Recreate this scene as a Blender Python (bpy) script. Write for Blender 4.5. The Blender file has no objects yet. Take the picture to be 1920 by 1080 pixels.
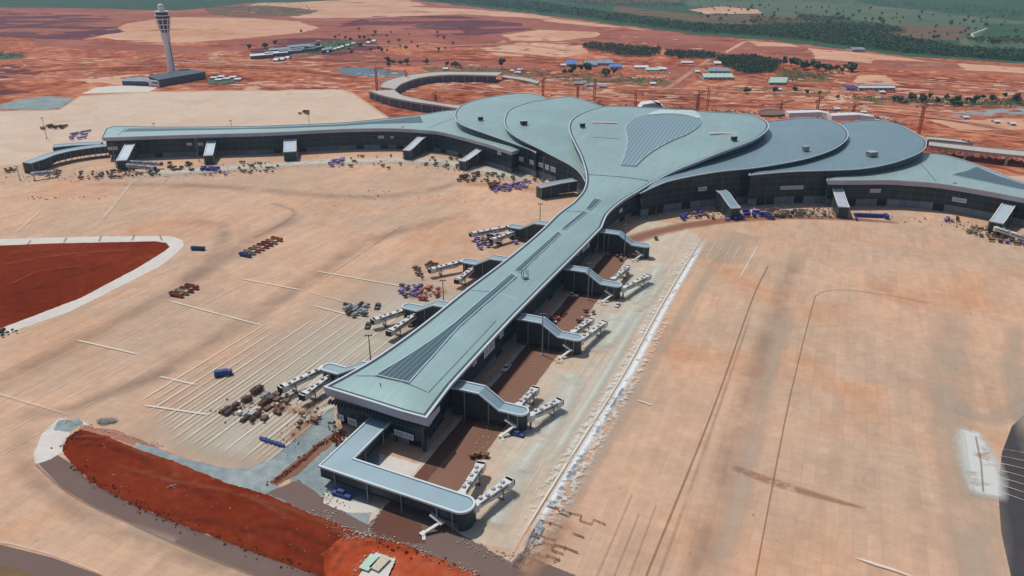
import bpy, math, random
import numpy as np
from mathutils import Vector
from mathutils.geometry import delaunay_2d_cdt
random.seed(7); rng=np.random.default_rng(7)
sc=bpy.context.scene; C=sc.collection
R=math.radians
# ---------------------------------------------------------------- camera
F=1435.0; YH=-80.0; TH=math.atan((540-YH)/F); H=200.0
cam_d=bpy.data.cameras.new('camera'); cam=bpy.data.objects.new('camera',cam_d); C.objects.link(cam)
cam.location=(0,0,H); cam.rotation_euler=(math.pi/2-TH,0,0)
cam_d.sensor_width=36; cam_d.lens=F/1920*36; cam_d.clip_start=1; cam_d.clip_end=60000
sc.camera=cam
# ---------------------------------------------------------------- sky, sun, exposure
SUN_EL=R(62); SX,SY=-0.70,0.71              # direction towards the sun, in plan
w=bpy.data.worlds.new('World'); sc.world=w; w.use_nodes=True
nt=w.node_tree; bg=nt.nodes['Background']; sky=nt.nodes.new('ShaderNodeTexSky')
sky.sky_type='NISHITA'; sky.sun_disc=False; sky.sun_elevation=SUN_EL; sky.sun_rotation=math.atan2(SX,SY)
sky.air_density=1.0; sky.dust_density=1.5; sky.ozone_density=2.0
nt.links.new(sky.outputs[0],bg.inputs[0]); bg.inputs[1].default_value=0.085
sd=bpy.data.lights.new('sun','SUN'); sd.energy=3.1; sd.angle=R(0.6); sd.color=(1,0.955,0.89)
so=bpy.data.objects.new('sun',sd); C.objects.link(so)
so.rotation_euler=Vector((SX*math.cos(SUN_EL),SY*math.cos(SUN_EL),math.sin(SUN_EL))).to_track_quat('Z','Y').to_euler()
so.location=(0,0,500)
sc.view_settings.view_transform='Standard'; sc.view_settings.look='None'
sc.view_settings.exposure=0.0; sc.view_settings.gamma=1
# ---------------------------------------------------------------- coordinates
cT,sT=math.cos(TH),math.sin(TH)
def at(x,y,z=0.0):
    "point of height z seen at photograph pixel x, y"
    u=x-960; v=540-y; k=(H-z)/(F*sT-v*cT)
    return Vector((u*k,(F*cT+v*sT)*k,z))
def pix(p):
    z=p[2]-H; d=p[1]*cT-z*sT; return 960+F*p[0]/d, 540-F*(p[1]*sT+z*cT)/d
def mpp(x,y,z=0):     # metres per pixel there
    p=at(x,y,z); return (p[1]*cT-(p[2]-H)*sT)/F
_A=at(848,722,20); _B=at(1130,428,20)
U2=Vector((_B.x-_A.x,_B.y-_A.y)).normalized(); N2=Vector((U2.y,-U2.x))
PIER_ROT=math.atan2(U2.y,U2.x)
def S(s,t,z=0.0):
    "pier frame: s metres along the pier, t metres to its right"
    return Vector((_A.x+s*U2.x+t*N2.x,_A.y+s*U2.y+t*N2.y,z))
# ---------------------------------------------------------------- materials
class NT:
    def __init__(s,name):
        s.m=bpy.data.materials.new(name); s.m.use_nodes=True; s.t=s.m.node_tree
        s.b=s.t.nodes['Principled BSDF']; s.out=s.t.nodes['Material Output']; s._p=None
    def n(s,ty,**k):
        nd=s.t.nodes.new('ShaderNode'+ty)
        for a,b in k.items(): setattr(nd,a,b)
        return nd
    def l(s,a,b): s.t.links.new(a,b)
    def pos(s,rot=0.0,scale=(1,1,1),loc=(0,0,0),obj=False):
        if obj: src=s.n('TexCoord').outputs['Object']
        else: src=s.n('NewGeometry').outputs['Position']
        mp=s.n('Mapping',vector_type='POINT'); mp.inputs['Rotation'].default_value=(0,0,rot)
        mp.inputs['Scale'].default_value=scale; mp.inputs['Location'].default_value=loc
        if rot:                        # rotate first, then scale
            m0=s.n('Mapping'); m0.inputs['Rotation'].default_value=(0,0,rot); s.l(src,m0.inputs[0]); src=m0.outputs[0]
            mp.inputs['Rotation'].default_value=(0,0,0)
        s.l(src,mp.inputs[0]); return mp.outputs[0]
    def noise(s,vec,scale,detail=5,rough=.55,dist=0.0):
        q=s.n('TexNoise'); q.inputs['Scale'].default_value=scale; q.inputs['Detail'].default_value=detail
        q.inputs['Roughness'].default_value=rough; q.inputs['Distortion'].default_value=dist
        s.l(vec,q.inputs['Vector']); return q.outputs['Fac']
    def ramp(s,fac,stops,interp='LINEAR'):
        r=s.n('ValToRGB'); r.color_ramp.interpolation=interp; e=r.color_ramp.elements
        while len(e)<len(stops): e.new(0.5)
        for i,(p,c) in enumerate(stops):
            e[i].position=p; e[i].color=(c,c,c,1) if isinstance(c,(int,float)) else (*c,1)
        s.l(fac,r.inputs[0]); return r.outputs[0]
    def mix(s,fac,a,b,mode='MIX'):
        q=s.n('Mix',data_type='RGBA',blend_type=mode)
        for sock,v in ((q.inputs[0],fac),(q.inputs[6],a),(q.inputs[7],b)):
            if hasattr(v,'links'): s.l(v,sock)
            elif isinstance(v,(int,float)): sock.default_value=v if sock==q.inputs[0] else (v,v,v,1)
            else: sock.default_value=(*v,1)
        return q.outputs[2]
    def math(s,op,a,b=0.0):
        q=s.n('Math',operation=op)
        for i,v in enumerate((a,b)):
            if hasattr(v,'links'): s.l(v,q.inputs[i])
            else: q.inputs[i].default_value=v
        return q.outputs[0]
    def fin(s,col,rough=.9,metal=0.0,spec=.3,bump=None,bdist=.1,alpha=None):
        if hasattr(col,'links'): s.l(col,s.b.inputs['Base Color'])
        else: s.b.inputs['Base Color'].default_value=(*col,1)
        if hasattr(rough,'links'): s.l(rough,s.b.inputs['Roughness'])
        else: s.b.inputs['Roughness'].default_value=rough
        s.b.inputs['Metallic'].default_value=metal; s.b.inputs['Specular IOR Level'].default_value=spec
        if bump is not None:
            b=s.n('Bump'); b.inputs['Distance'].default_value=bdist; s.l(bump,b.inputs['Height']); s.l(b.outputs[0],s.b.inputs['Normal'])
        if alpha is not None: s.l(alpha,s.b.inputs['Alpha'])
        return s.m
def plain(name,col,rough=.7,var=.12,scale=.6,metal=0.0,spec=.3,obj=True):
    k=NT(name); v=k.pos(obj=obj); f=k.noise(v,scale,4)
    c=k.ramp(f,[(.3,tuple(x*(1-var) for x in col)),(.7,tuple(min(1,x*(1+var)) for x in col))])
    return k.fin(c,rough,metal,spec)
def soil(name,stops,scale=.004,fine=.06,finew=.35,specks=None,bump=0.0,holes=None):
    k=NT(name); v=k.pos()
    a=k.noise(v,scale,9,.62,.6); b=k.noise(v,fine,6,.65)
    f=k.math('ADD',k.math('MULTIPLY',a,1-finew),k.math('MULTIPLY',b,finew))
    c=k.ramp(f,stops)
    if specks:
        sp=k.ramp(k.noise(v,specks[0],3,.5),[(specks[1],0.0),(specks[1]+.03,1.0)])
        c=k.mix(sp,c,specks[2])
    al=k.ramp(k.noise(k.pos(scale=(.5,1,1),loc=(77,5,0)),holes[0],8,.7,.5),[(holes[1],0.0),(holes[1]+.06,1.0)]) if holes else None
    return k.fin(c,.97,0,.0,bump=b if bump else None,bdist=bump,alpha=al)
RS=-PIER_ROT
def concrete(name,ca,cb,cc,mort=.87,slab=5.0,var=.035,mortar=.10,streak=.3):
    k=NT(name); L=k.pos(rot=RS); W=k.pos()
    big=k.noise(W,.0085,6,.55,.4); c=k.mix(k.ramp(big,[(.36,0.0),(.62,1.0)]),ca,cb)
    org=k.noise(k.pos(loc=(311,97,0)),.012,7,.6,.8); c=k.mix(k.ramp(org,[(.5,0.0),(.68,1.0)]),c,cc)
    # streaks along the pier direction
    ls=k.pos(rot=RS,scale=(.012,.16,1)); st=k.noise(ls,1.0,4,.6)
    c=k.mix(k.math('MULTIPLY',k.ramp(st,[(.40,0.0),(.62,1.0)]),streak),c,tuple(x*.84 for x in cb))
    ls2=k.pos(rot=RS,scale=(.02,.35,1),loc=(9,4,0)); st2=k.noise(ls2,1.0,4,.6)
    c=k.mix(k.math('MULTIPLY',k.ramp(st2,[(.52,0.0),(.66,1.0)]),streak*.7),c,tuple(min(1,x*1.10) for x in ca))
    br=k.n('TexBrick',offset=0.0); k.l(L,br.inputs['Vector']); br.inputs['Scale'].default_value=1
    br.inputs['Brick Width'].default_value=slab; br.inputs['Row Height'].default_value=slab
    br.inputs['Mortar Size'].default_value=mortar; br.inputs['Mortar Smooth'].default_value=.4
    br.inputs['Color1'].default_value=(1-var,1-var,1-var,1); br.inputs['Color2'].default_value=(1+var,1+var,1+var,1)
    br.inputs['Mortar'].default_value=(mort,mort*.97,mort*.95,1)
    c=k.mix(1.0,c,br.outputs[0],'MULTIPLY')
    br2=k.n('TexBrick',offset=0.5); k.l(L,br2.inputs['Vector']); br2.inputs['Scale'].default_value=1
    br2.inputs['Brick Width'].default_value=slab*3; br2.inputs['Row Height'].default_value=slab
    br2.inputs['Mortar Size'].default_value=0.0; v2=var*1.3
    br2.inputs['Color1'].default_value=(1-v2,1-v2,1-v2,1); br2.inputs['Color2'].default_value=(1+v2,1+v2,1+v2,1)
    c=k.mix(1.0,c,br2.outputs[0],'MULTIPLY')
    fn=k.noise(W,.25,6,.7); c=k.mix(1.0,c,k.ramp(fn,[(.3,.90),(.7,1.06)]),'MULTIPLY')
    md=k.noise(W,.035,5,.6,1.2); c=k.mix(1.0,c,k.ramp(md,[(.35,.93),(.65,1.05)]),'MULTIPLY')
    sp=k.ramp(k.noise(W,.42,2,.4),[(.745,0.0),(.775,1.0)]); c=k.mix(k.math('MULTIPLY',sp,.6),c,(.20,.12,.08))
    return k.fin(c,.92,0,.15)
MT={}
MT['apron']=concrete('sandy concrete',(.645,.403,.262),(.52,.365,.255),(.585,.315,.18))
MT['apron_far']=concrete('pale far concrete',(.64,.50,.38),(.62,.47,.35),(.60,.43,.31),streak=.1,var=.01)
MT['stand']=concrete('pale stand concrete',(.60,.485,.365),(.55,.48,.38),(.59,.41,.275),streak=.35,var=.03)
MT['red']=soil('red soil',[(.28,(.085,.014,.006)),(.45,(.16,.024,.009)),(.58,(.21,.036,.015)),(.74,(.30,.085,.042))],.012,.2,.45)
MT['orange']=soil('orange soil',[(.3,(.27,.036,.012)),(.45,(.38,.062,.022)),(.58,(.44,.095,.04)),(.72,(.47,.16,.085))],.02,.2,.45)
MT['earth']=soil('disturbed red earth',[(.36,(.12,.028,.018)),(.44,(.27,.07,.04)),(.51,(.43,.14,.075)),(.58,(.56,.235,.135)),(.67,(.66,.38,.24))],.0065,.045,.5)
MT['peach']=soil('pale peach soil',[(.3,(.47,.22,.13)),(.5,(.60,.34,.22)),(.7,(.72,.48,.34))],.004,.03,.4,holes=(.006,.35))
MT['maroon']=soil('ploughed maroon soil',[(.3,(.23,.075,.06)),(.5,(.34,.12,.088)),(.7,(.46,.20,.145))],.004,.04,.35,holes=(.006,.38))
MT['plum']=soil('dark plum soil',[(.3,(.085,.035,.05)),(.5,(.14,.055,.07)),(.7,(.24,.10,.095))],.004,.03,.4,holes=(.0035,.47))
MT['field']=soil('green field',[(.3,(.055,.105,.075)),(.45,(.085,.145,.095)),(.55,(.13,.15,.11)),(.7,(.19,.20,.15))],.006,.04,.4)
MT['scrub']=soil('brown scrub',[(.3,(.10,.075,.05)),(.5,(.17,.115,.08)),(.7,(.12,.14,.07))],.009,.06,.5,holes=(.006,.40))
MT['olive']=soil('olive grass',[(.3,(.10,.09,.04)),(.55,(.20,.13,.07)),(.75,(.28,.15,.09))],.012,.07,.5,holes=(.012,.40))
MT['forest']=soil('forest floor',[(.3,(.03,.075,.05)),(.6,(.06,.12,.075))],.01,.08,.5)
MT['taupe']=soil('taupe sealed shoulder',[(.3,(.155,.105,.092)),(.7,(.20,.14,.12))],.01,.1,.3)
MT['brown']=soil('reddish brown paving',[(.3,(.20,.105,.072)),(.7,(.26,.145,.105))],.02,.15,.3)
MT['brownd']=soil('dark brown paving',[(.3,(.13,.06,.045)),(.7,(.17,.085,.062))],.03,.15,.3)  # darker version of the brown paving colour
MT['grey']=soil('grey gravel road',[(.30,(.17,.215,.225)),(.46,(.23,.285,.29)),(.56,(.30,.345,.34)),(.70,(.42,.43,.39))],.05,.25,.5)
MT['darkgrey']=soil('damp grey sand',[(.3,(.15,.16,.16)),(.7,(.24,.24,.23))],.05,.3,.4)
MT['darkasph']=soil('dark asphalt',[(.3,(.055,.052,.055)),(.7,(.08,.074,.075))],.02,.2,.4)
MT['pale']=soil('pale new concrete',[(.3,(.55,.50,.44)),(.7,(.70,.66,.60))],.03,.25,.5)
MT['mudflat']=soil('reddish mud film',[(.3,(.30,.12,.08)),(.7,(.46,.24,.17))],.03,.25,.5)
MT['pit']=soil('open excavation',[(.3,(.10,.03,.018)),(.7,(.17,.06,.035))],.05,.3,.5)
k=NT('pond water'); MT['water']=k.fin((.045,.10,.135),.25,0,.4)
def ribbon_mat(name,col,strength=.8,nsc=.08,thr=(.3,.6),edge=.25,stretch=(1,1,1),ends=True):
    k=NT(name); tc=k.n('TexCoord'); sx=k.n('SeparateXYZ'); k.l(tc.outputs['UV'],sx.inputs[0])
    d=k.math('ABSOLUTE',k.math('SUBTRACT',sx.outputs[1],.5))           # 0 centre .. .5 edge
    nz=k.noise(k.pos(rot=RS,scale=stretch),nsc,5,.65)
    d2=k.math('ADD',d,k.math('MULTIPLY',k.math('SUBTRACT',nz,.5),edge))
    a=k.ramp(d2,[(.5-edge,1.0),(.5,0.0)])
    b=k.ramp(nz,[(thr[0],0.0),(thr[1],1.0)])
    ef=k.ramp(k.math('ADD',sx.outputs[0],k.math('MULTIPLY',k.math('SUBTRACT',nz,.5),.12)),[(0.0,0.0),(.09,1.0),(.91,1.0),(1.0,0.0)])
    al=k.math('MULTIPLY',k.math('MULTIPLY',k.math('MULTIPLY',a,b),ef) if ends else k.math('MULTIPLY',a,b),strength)
    return k.fin(col,.9,0,.1,alpha=al)
MT['chalk']=ribbon_mat('white chalk line',(.76,.68,.56),.88,.10,(.27,.46),.3)
MT['chalkf']=ribbon_mat('faint chalk line',(.72,.62,.49),.6,.06,(.36,.55),.3)
MT['stain']=ribbon_mat('tyre stain',(.33,.25,.19),.38,.03,(.3,.6),.42)
MT['staing']=ribbon_mat('grey dust stain',(.52,.43,.33),.55,.03,(.25,.55),.42)
MT['joint']=ribbon_mat('dark slab joint',(.27,.16,.105),.5,.05,(.0,.2),.1,ends=False)
MT['mudj']=ribbon_mat('muddy open joint',(.17,.065,.035),.9,.3,(.25,.45),.25,ends=False)
MT['mud']=ribbon_mat('red mud stain',(.38,.20,.12),.6,.12,(.38,.5),.35)
MT['band']=ribbon_mat('ragged pale primer band',(.78,.80,.78),.97,.22,(.34,.46),.42,(1,1,1))
MT['softstand']=ribbon_mat('soft pale dust film',(.58,.52,.42),.72,.02,(.15,.45),.45)
MT['dustw']=ribbon_mat('white cement dust',(.64,.65,.56),.85,.05,(.28,.52),.5)
MT['track']=ribbon_mat('haul track',(.62,.33,.21),.7,.02,(.25,.5),.3)
MT['trackd']=ribbon_mat('dark haul track',(.24,.07,.045),.7,.02,(.3,.55),.4)
MT['splashw']=ribbon_mat('bleached patch',(.66,.68,.63),.85,.10,(.30,.48),.25)
MT['muddk']=ribbon_mat('dark wet mud edge',(.13,.03,.014),.4,.25,(.38,.56),.45)
MT['redlt']=ribbon_mat('dry lighter red soil',(.33,.10,.05),.45,.12,(.35,.6),.5)
MT['brownsoft']=ribbon_mat('soft brown soil strip',(.30,.13,.085),.9,.05,(.2,.5),.4)
MT['dampsoft']=ribbon_mat('damp grey sand film',(.17,.18,.18),.9,.1,(.1,.3),.35)
MT['splash']=ribbon_mat('splashed primer',(.72,.72,.67),.85,.30,(.49,.56),.5)
MT['mudp']=ribbon_mat('reddish slab stain',(.52,.27,.15),.55,.06,(.3,.55),.45)
MT['bandb']=ribbon_mat('blue grey wet band',(.21,.27,.31),.8,.12,(.46,.56),.2)
def roofmat(name,col,rough=.38,seam=1.2,metal=.25):
    k=NT(name); L=k.pos(rot=RS); W=k.pos()
    f=k.noise(W,.02,4,.5); c=k.ramp(f,[(.3,tuple(x*.94 for x in col)),(.7,tuple(x*1.05 for x in col))])
    br=k.n('TexBrick',offset=.5); k.l(L,br.inputs['Vector']); br.inputs['Scale'].default_value=1; br.inputs['Brick Width'].default_value=26; br.inputs['Row Height'].default_value=2.2; br.inputs['Mortar Size'].default_value=.12; br.inputs['Color1'].default_value=(.955,.955,.955,1); br.inputs['Color2'].default_value=(1.03,1.03,1.03,1); br.inputs['Mortar'].default_value=(.88,.88,.88,1)
    c=k.mix(1.0,c,br.outputs[0],'MULTIPLY'); dr=k.noise(W,.06,6,.7); c=k.mix(1.0,c,k.ramp(dr,[(.3,.93),(.7,1.03)]),'MULTIPLY')
    st=k.noise(k.pos(rot=RS,scale=(.02,.9,1)),1,3,.6); c=k.mix(1.0,c,k.ramp(st,[(.3,.95),(.7,1.04)]),'MULTIPLY')
    return k.fin(c,rough,metal,.4)
MT['roof']=roofmat('blue green metal roof',(.335,.475,.455))
MT['roof_skytone']=roofmat('metal roof with painted sky reflection',(.235,.34,.37))  # same roof metal; duller sky reflection on the right petals painted into its colour
MT['roofw']=roofmat('pale metal roof',(.37,.50,.47))
MT['rim']=plain('pale aluminium rim',(.60,.68,.71),.4,.06,.05,.2,.4)
MT['gutter']=plain('dark gutter',(.05,.075,.085),.6,.1)
MT['fascia']=plain('lilac grey fascia',(.44,.47,.56),.5,.05,.05)
MT['fasciad']=plain('dark slate fascia',(.05,.078,.095),.5,.08,.05)
MT['soffit']=plain('dark soffit',(.045,.055,.07),.7,.1,.05)
def skylight_mat(name,ca,cb,period,ang):
    k=NT(name); v=k.pos(rot=ang); w_=k.n('TexWave',wave_type='BANDS',bands_direction='X'); w_.inputs['Scale'].default_value=.314/period*1.0
    k.l(v,w_.inputs['Vector']); c=k.ramp(w_.outputs['Fac'],[(.35,ca),(.6,cb)]); return k.fin(c,.3,.1,.5)
MT['sky1']=skylight_mat('ribbed dark skylight',(.055,.10,.115),(.11,.175,.185),2.6,RS+math.pi/2)
MT['sky2']=skylight_mat('fine ribbed skylight',(.17,.26,.285),(.29,.40,.415),3.6,RS+math.pi/2)
MT['hood']=roofmat('bright translucent hood',(.58,.70,.66),.5)
MT['sky3']=roofmat('slate blue roof glazing',(.10,.155,.175),.35)
def facade(name,top=True):
    k=NT(name); tc=k.n('TexCoord').outputs['UV']
    br=k.n('TexBrick',offset=0.0); k.l(tc,br.inputs['Vector']); br.inputs['Scale'].default_value=1
    if top:
        br.inputs['Brick Width'].default_value=9.0; br.inputs['Row Height'].default_value=5.2; br.inputs['Mortar Size'].default_value=.22
        br.inputs['Color1'].default_value=(.006,.025,.036,1); br.inputs['Color2'].default_value=(.015,.047,.062,1); br.inputs['Mortar'].default_value=(.07,.10,.115,1)
        return k.fin(br.outputs[0],.35,0,.3)
    br.inputs['Brick Width'].default_value=9.0; br.inputs['Row Height'].default_value=20; br.inputs['Mortar Size'].default_value=.22
    br.inputs['Color1'].default_value=(.0,.0,.0,1); br.inputs['Color2'].default_value=(1,1,1,1); br.inputs['Mortar'].default_value=(1,1,1,1)
    b2=k.ramp(br.outputs[0],[(.0,(.03,.03,.035)),(.16,(.03,.03,.035)),(.20,(.19,.235,.26)),(.7,(.25,.30,.33)),(1,(.31,.34,.37))],'CONSTANT')
    nz=k.noise(tc,.4,3); b2=k.mix(1.0,b2,k.ramp(nz,[(.3,.8),(.7,1.1)]),'MULTIPLY')
    return k.fin(b2,.8,0,.2)
MT['glass']=facade('dark green curtain wall'); MT['gfl']=facade('grey ground floor panels',False)
MT['cwall']=plain('dark teal corridor cladding',(.035,.055,.06),.45,.2,.3)
MT['croof']=plain('pale corridor roof',(.31,.42,.46),.4,.05,.1,.2)
MT['croofl']=plain('bright corridor roof',(.50,.58,.63),.4,.05,.1,.2)
MT['white']=plain('off white painted steel',(.66,.65,.61),.5,.08,.3)
MT['offgrey']=plain('light grey painted steel',(.42,.44,.47),.5,.12,.3)
MT['steel']=plain('grey steel',(.25,.27,.29),.5,.12,.5,.4)
MT['dark']=plain('dark rubber and steel',(.025,.025,.028),.7,.2,.5)
MT['darkglass']=plain('dark window glass',(.02,.03,.04),.15,.1,.3,0,.6)
MT['sign']=plain('white banner cloth',(.70,.72,.74),.8,.03)
MT['signr']=plain('blue lettering',(.04,.10,.30),.8,.05); MT['signk']=plain('dark lettering',(.05,.06,.08),.8,.05)
MT['signo']=plain('orange lettering',(.75,.25,.08),.8,.05)
MT['truckred']=plain('faded red truck paint',(.36,.09,.05),.5,.15); MT['truckor']=plain('orange truck paint',(.50,.17,.07),.5,.15)
MT['truckbl']=plain('blue truck paint',(.03,.075,.26),.45,.12); MT['truckcr']=plain('cream truck paint',(.48,.42,.32),.6,.12)
MT['bluebox']=plain('violet blue container steel',(.055,.055,.30),.5,.12); MT['tarpblue']=plain('blue tarpaulin',(.04,.08,.28),.7,.15)
MT['timber']=plain('weathered timber',(.22,.15,.09),.9,.25,1.5); MT['rust']=plain('rusty formwork steel',(.19,.11,.075),.85,.3,1.5)
MT['lilac']=plain('lilac wrapped stock',(.25,.20,.42),.7,.2,1.0); MT['redstock']=plain('red wrapped stock',(.50,.10,.07),.7,.2,1.0)
MT['cream']=plain('cream blocks',(.55,.48,.37),.85,.15,1.0); MT['darkstock']=plain('dark stock',(.11,.10,.095),.8,.3,1.0)
MT['greenstock']=plain('green netting',(.07,.12,.09),.85,.2,1.0)
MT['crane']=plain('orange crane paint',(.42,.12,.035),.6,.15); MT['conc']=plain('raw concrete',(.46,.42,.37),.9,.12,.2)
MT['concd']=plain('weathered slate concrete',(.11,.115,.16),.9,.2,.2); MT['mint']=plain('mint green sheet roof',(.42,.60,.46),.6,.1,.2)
MT['blueroof']=plain('bright blue sheet roof',(.09,.19,.50),.6,.12,.2); MT['greyroof']=plain('grey sheet roof',(.22,.28,.34),.7,.15,.1)
MT['whroof']=plain('white sheet roof',(.66,.66,.66),.6,.08,.2); MT['wallp']=plain('pale plaster wall',(.42,.40,.38),.85,.1,.2)
MT['tower']=plain('white tower render',(.86,.87,.90),.6,.05,.1); MT['towerd']=plain('tower slate cladding',(.075,.095,.14),.5,.1,.1)
MT['trunk']=plain('brown bark',(.10,.07,.05),.9,.2,1.0)
for i,c_ in enumerate([(.05,.115,.068),(.08,.15,.08),(.036,.085,.052)]): MT['leaf%d'%i]=plain('leaf green %d'%i,c_,.9,.35,.5)
# ---------------------------------------------------------------- mesh builder
class MB:
    def __init__(s): s.v=[]; s.f=[]; s.uv=[]
    def face(s,pts,uv=None):
        b=len(s.v); s.v+= [tuple(p) for p in pts]; s.f.append(tuple(range(b,b+len(pts))))
        s.uv.append(uv or [(p[0],p[1]) for p in pts])
    def box(s,c,d,rz=0.0,taper=1.0):
        cx,cy,cz=c; a,b,h=d[0]/2,d[1]/2,d[2]/2; co,si=math.cos(rz),math.sin(rz)
        def P(x,y,z): return (cx+x*co-y*si,cy+x*si+y*co,cz+z)
        t=taper; lo=[P(-a,-b,-h),P(a,-b,-h),P(a,b,-h),P(-a,b,-h)]; hi=[P(-a*t,-b*t,h),P(a*t,-b*t,h),P(a*t,b*t,h),P(-a*t,b*t,h)]
        s.face(lo[::-1]); s.face(hi)
        for i in range(4): j=(i+1)%4; s.face([lo[i],lo[j],hi[j],hi[i]])
        return s
    def prism(s,poly,z0,z1):
        n=len(poly); zt=z1 if isinstance(z1,(list,tuple)) else [z1]*n; zb=z0 if isinstance(z0,(list,tuple)) else [z0]*n
        T=[(p[0],p[1],zt[i]) for i,p in enumerate(poly)]; B=[(p[0],p[1],zb[i]) for i,p in enumerate(poly)]
        s.face(T); s.face(B[::-1]); L=0
        for i in range(n):
            j=(i+1)%n; d=math.dist(B[i][:2],B[j][:2]); s.face([B[i],B[j],T[j],T[i]],[(L,zb[i]),(L+d,zb[j]),(L+d,zt[j]),(L,zt[i])]); L+=d
        return s
    def tube(s,p,q,r0,r1=None,n=8,caps=True):
        p=Vector(p);q=Vector(q); r1=r0 if r1 is None else r1; d=(q-p).normalized()
        a=d.orthogonal().normalized(); b=d.cross(a)
        A=[p+(a*math.cos(t)+b*math.sin(t))*r0 for t in [2*math.pi*i/n for i in range(n)]]
        B=[q+(a*math.cos(t)+b*math.sin(t))*r1 for t in [2*math.pi*i/n for i in range(n)]]
        for i in range(n): j=(i+1)%n; s.face([A[i],A[j],B[j],B[i]])
        if caps: s.face(A[::-1]); s.face(B)
        return s
    def bar(s,p,q,w_,h_):
        "box-section bar from p to q"
        p=Vector(p);q=Vector(q); d=(q-p).normalized(); up=Vector((0,0,1)) if abs(d.z)<.95 else Vector((1,0,0))
        sd_=d.cross(up).normalized(); u_=sd_.cross(d)
        o=[(-.5,-.5),(.5,-.5),(.5,.5),(-.5,.5)]
        A=[p+sd_*(x*w_)+u_*(y*h_) for x,y in o]; B=[q+sd_*(x*w_)+u_*(y*h_) for x,y in o]
        for i in range(4): j=(i+1)%4; s.face([A[i],A[j],B[j],B[i]])
        s.face(A[::-1]); s.face(B); return s
    def lathe(s,c,prof,n=16):
        for (r0,z0),(r1,z1) in zip(prof,prof[1:]):
            for i in range(n):
                a,b=2*math.pi*i/n,2*math.pi*(i+1)/n
                P=lambda r,t,z:(c[0]+r*math.cos(t),c[1]+r*math.sin(t),c[2]+z)
                s.face([P(r0,a,z0),P(r0,b,z0),P(r1,b,z1),P(r1,a,z1)])
        return s
    def build(s,name,mat,parent=None,smooth=False,org=None):
        o3=org if org is not None else (ORG.get(parent.name,(0,0,0)) if parent else (0,0,0))
        me=bpy.data.meshes.new(name); me.from_pydata([(v[0]-o3[0],v[1]-o3[1],v[2]-o3[2]) for v in s.v],[],s.f)
        ul=me.uv_layers.new(name='UVMap'); ul.data.foreach_set('uv',[c for f in s.uv for p in f for c in p])
        me.materials.append(mat if not isinstance(mat,str) else MT[mat])
        if smooth: me.polygons.foreach_set('use_smooth',[True]*len(me.polygons))
        me.validate(); me.update()
        ob=bpy.data.objects.new(name,me); C.objects.link(ob)
        if parent: ob.parent=parent
        elif org is not None: ob.location=org
        return ob
ORG={}
def tag(o,label=None,cat=None,group=None,kind=None):
    if label: o['label']=label
    if cat: o['category']=cat
    if group: o['group']=group
    if kind: o['kind']=kind
    return o
def thing(name,label,cat,loc=(0,0,0),rz=0.0,group=None):
    o=bpy.data.objects.new(name,None); C.objects.link(o); o.location=loc; o.rotation_euler=(0,0,rz)
    o.empty_display_size=1; ORG[o.name]=tuple(loc) if rz==0.0 else (0,0,0); return tag(o,label,cat,group)
KIDS={}
def kids(o):
    if o.name not in KIDS: KIDS[o.name]=[c for c in C.objects if c.parent==o]
    return KIDS[o.name]
def dup(o,loc,rz=0.0,label=None,group=None,scale=1.0,mats=None):
    r=o.copy(); C.objects.link(r); r.location=loc; r.rotation_euler=(0,0,rz)
    if scale!=1.0: r.scale=(scale,)*3 if isinstance(scale,(int,float)) else scale
    if label: r['label']=label
    if group: r['group']=group
    mk=[]
    for ch in kids(o):
        c=ch.copy(); C.objects.link(c); c.parent=r; mk.append(c)
        gk=[]
        for g in kids(ch):
            d=g.copy(); C.objects.link(d); d.parent=c; gk.append(d)
        KIDS[c.name]=gk
        if mats and ch.name.split('.')[0] in mats:
            c.data=c.data.copy(); c.data.materials[0]=MT[mats[ch.name.split('.')[0]]]
    KIDS[r.name]=mk
    return r
def use(proto,state,*a,**k):
    "first use moves the prototype itself, later ones copy it"
    return dup(proto,*a,**k)
def cat(P,n=6,closed=False):
    P=[Vector(p) for p in P]; out=[]; m=len(P)
    rngi=range(m if closed else m-1)
    for i in rngi:
        p0=P[(i-1)%m] if (closed or i>0) else P[0]*2-P[1]; p1=P[i]; p2=P[(i+1)%m]; p3=P[(i+2)%m] if (closed or i+2<m) else P[-1]*2-P[-2]
        a=(p2-p1).length
        for j in range(n):
            t=j/n; out.append(.5*((2*p1)+(p2-p0)*t+(2*p0-5*p1+4*p2-p3)*t*t+(3*p1-p0-3*p2+p3)*t**3))
    if not closed: out.append(P[-1])
    return out
def area2(P): return sum(P[i][0]*P[(i+1)%len(P)][1]-P[(i+1)%len(P)][0]*P[i][1] for i in range(len(P)))/2
def ccw(P): return P if area2(P)>0 else P[::-1]
def offset(P,d):
    "inward offset of a counter-clockwise outline"
    n=len(P); out=[]
    for i in range(n):
        a=Vector(P[i][:2])-Vector(P[i-1][:2]); b=Vector(P[(i+1)%n][:2])-Vector(P[i][:2])
        if a.length<1e-6: a=b
        if b.length<1e-6: b=a
        a.normalize(); b.normalize(); na=Vector((-a.y,a.x)); nb=Vector((-b.y,b.x)); m=(na+nb)
        if m.length<.2: m=na
        m.normalize(); k=1/max(.5,m.dot(na)); out.append(Vector((P[i][0]+m.x*d*k,P[i][1]+m.y*d*k,P[i][2])))
    return out
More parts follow.
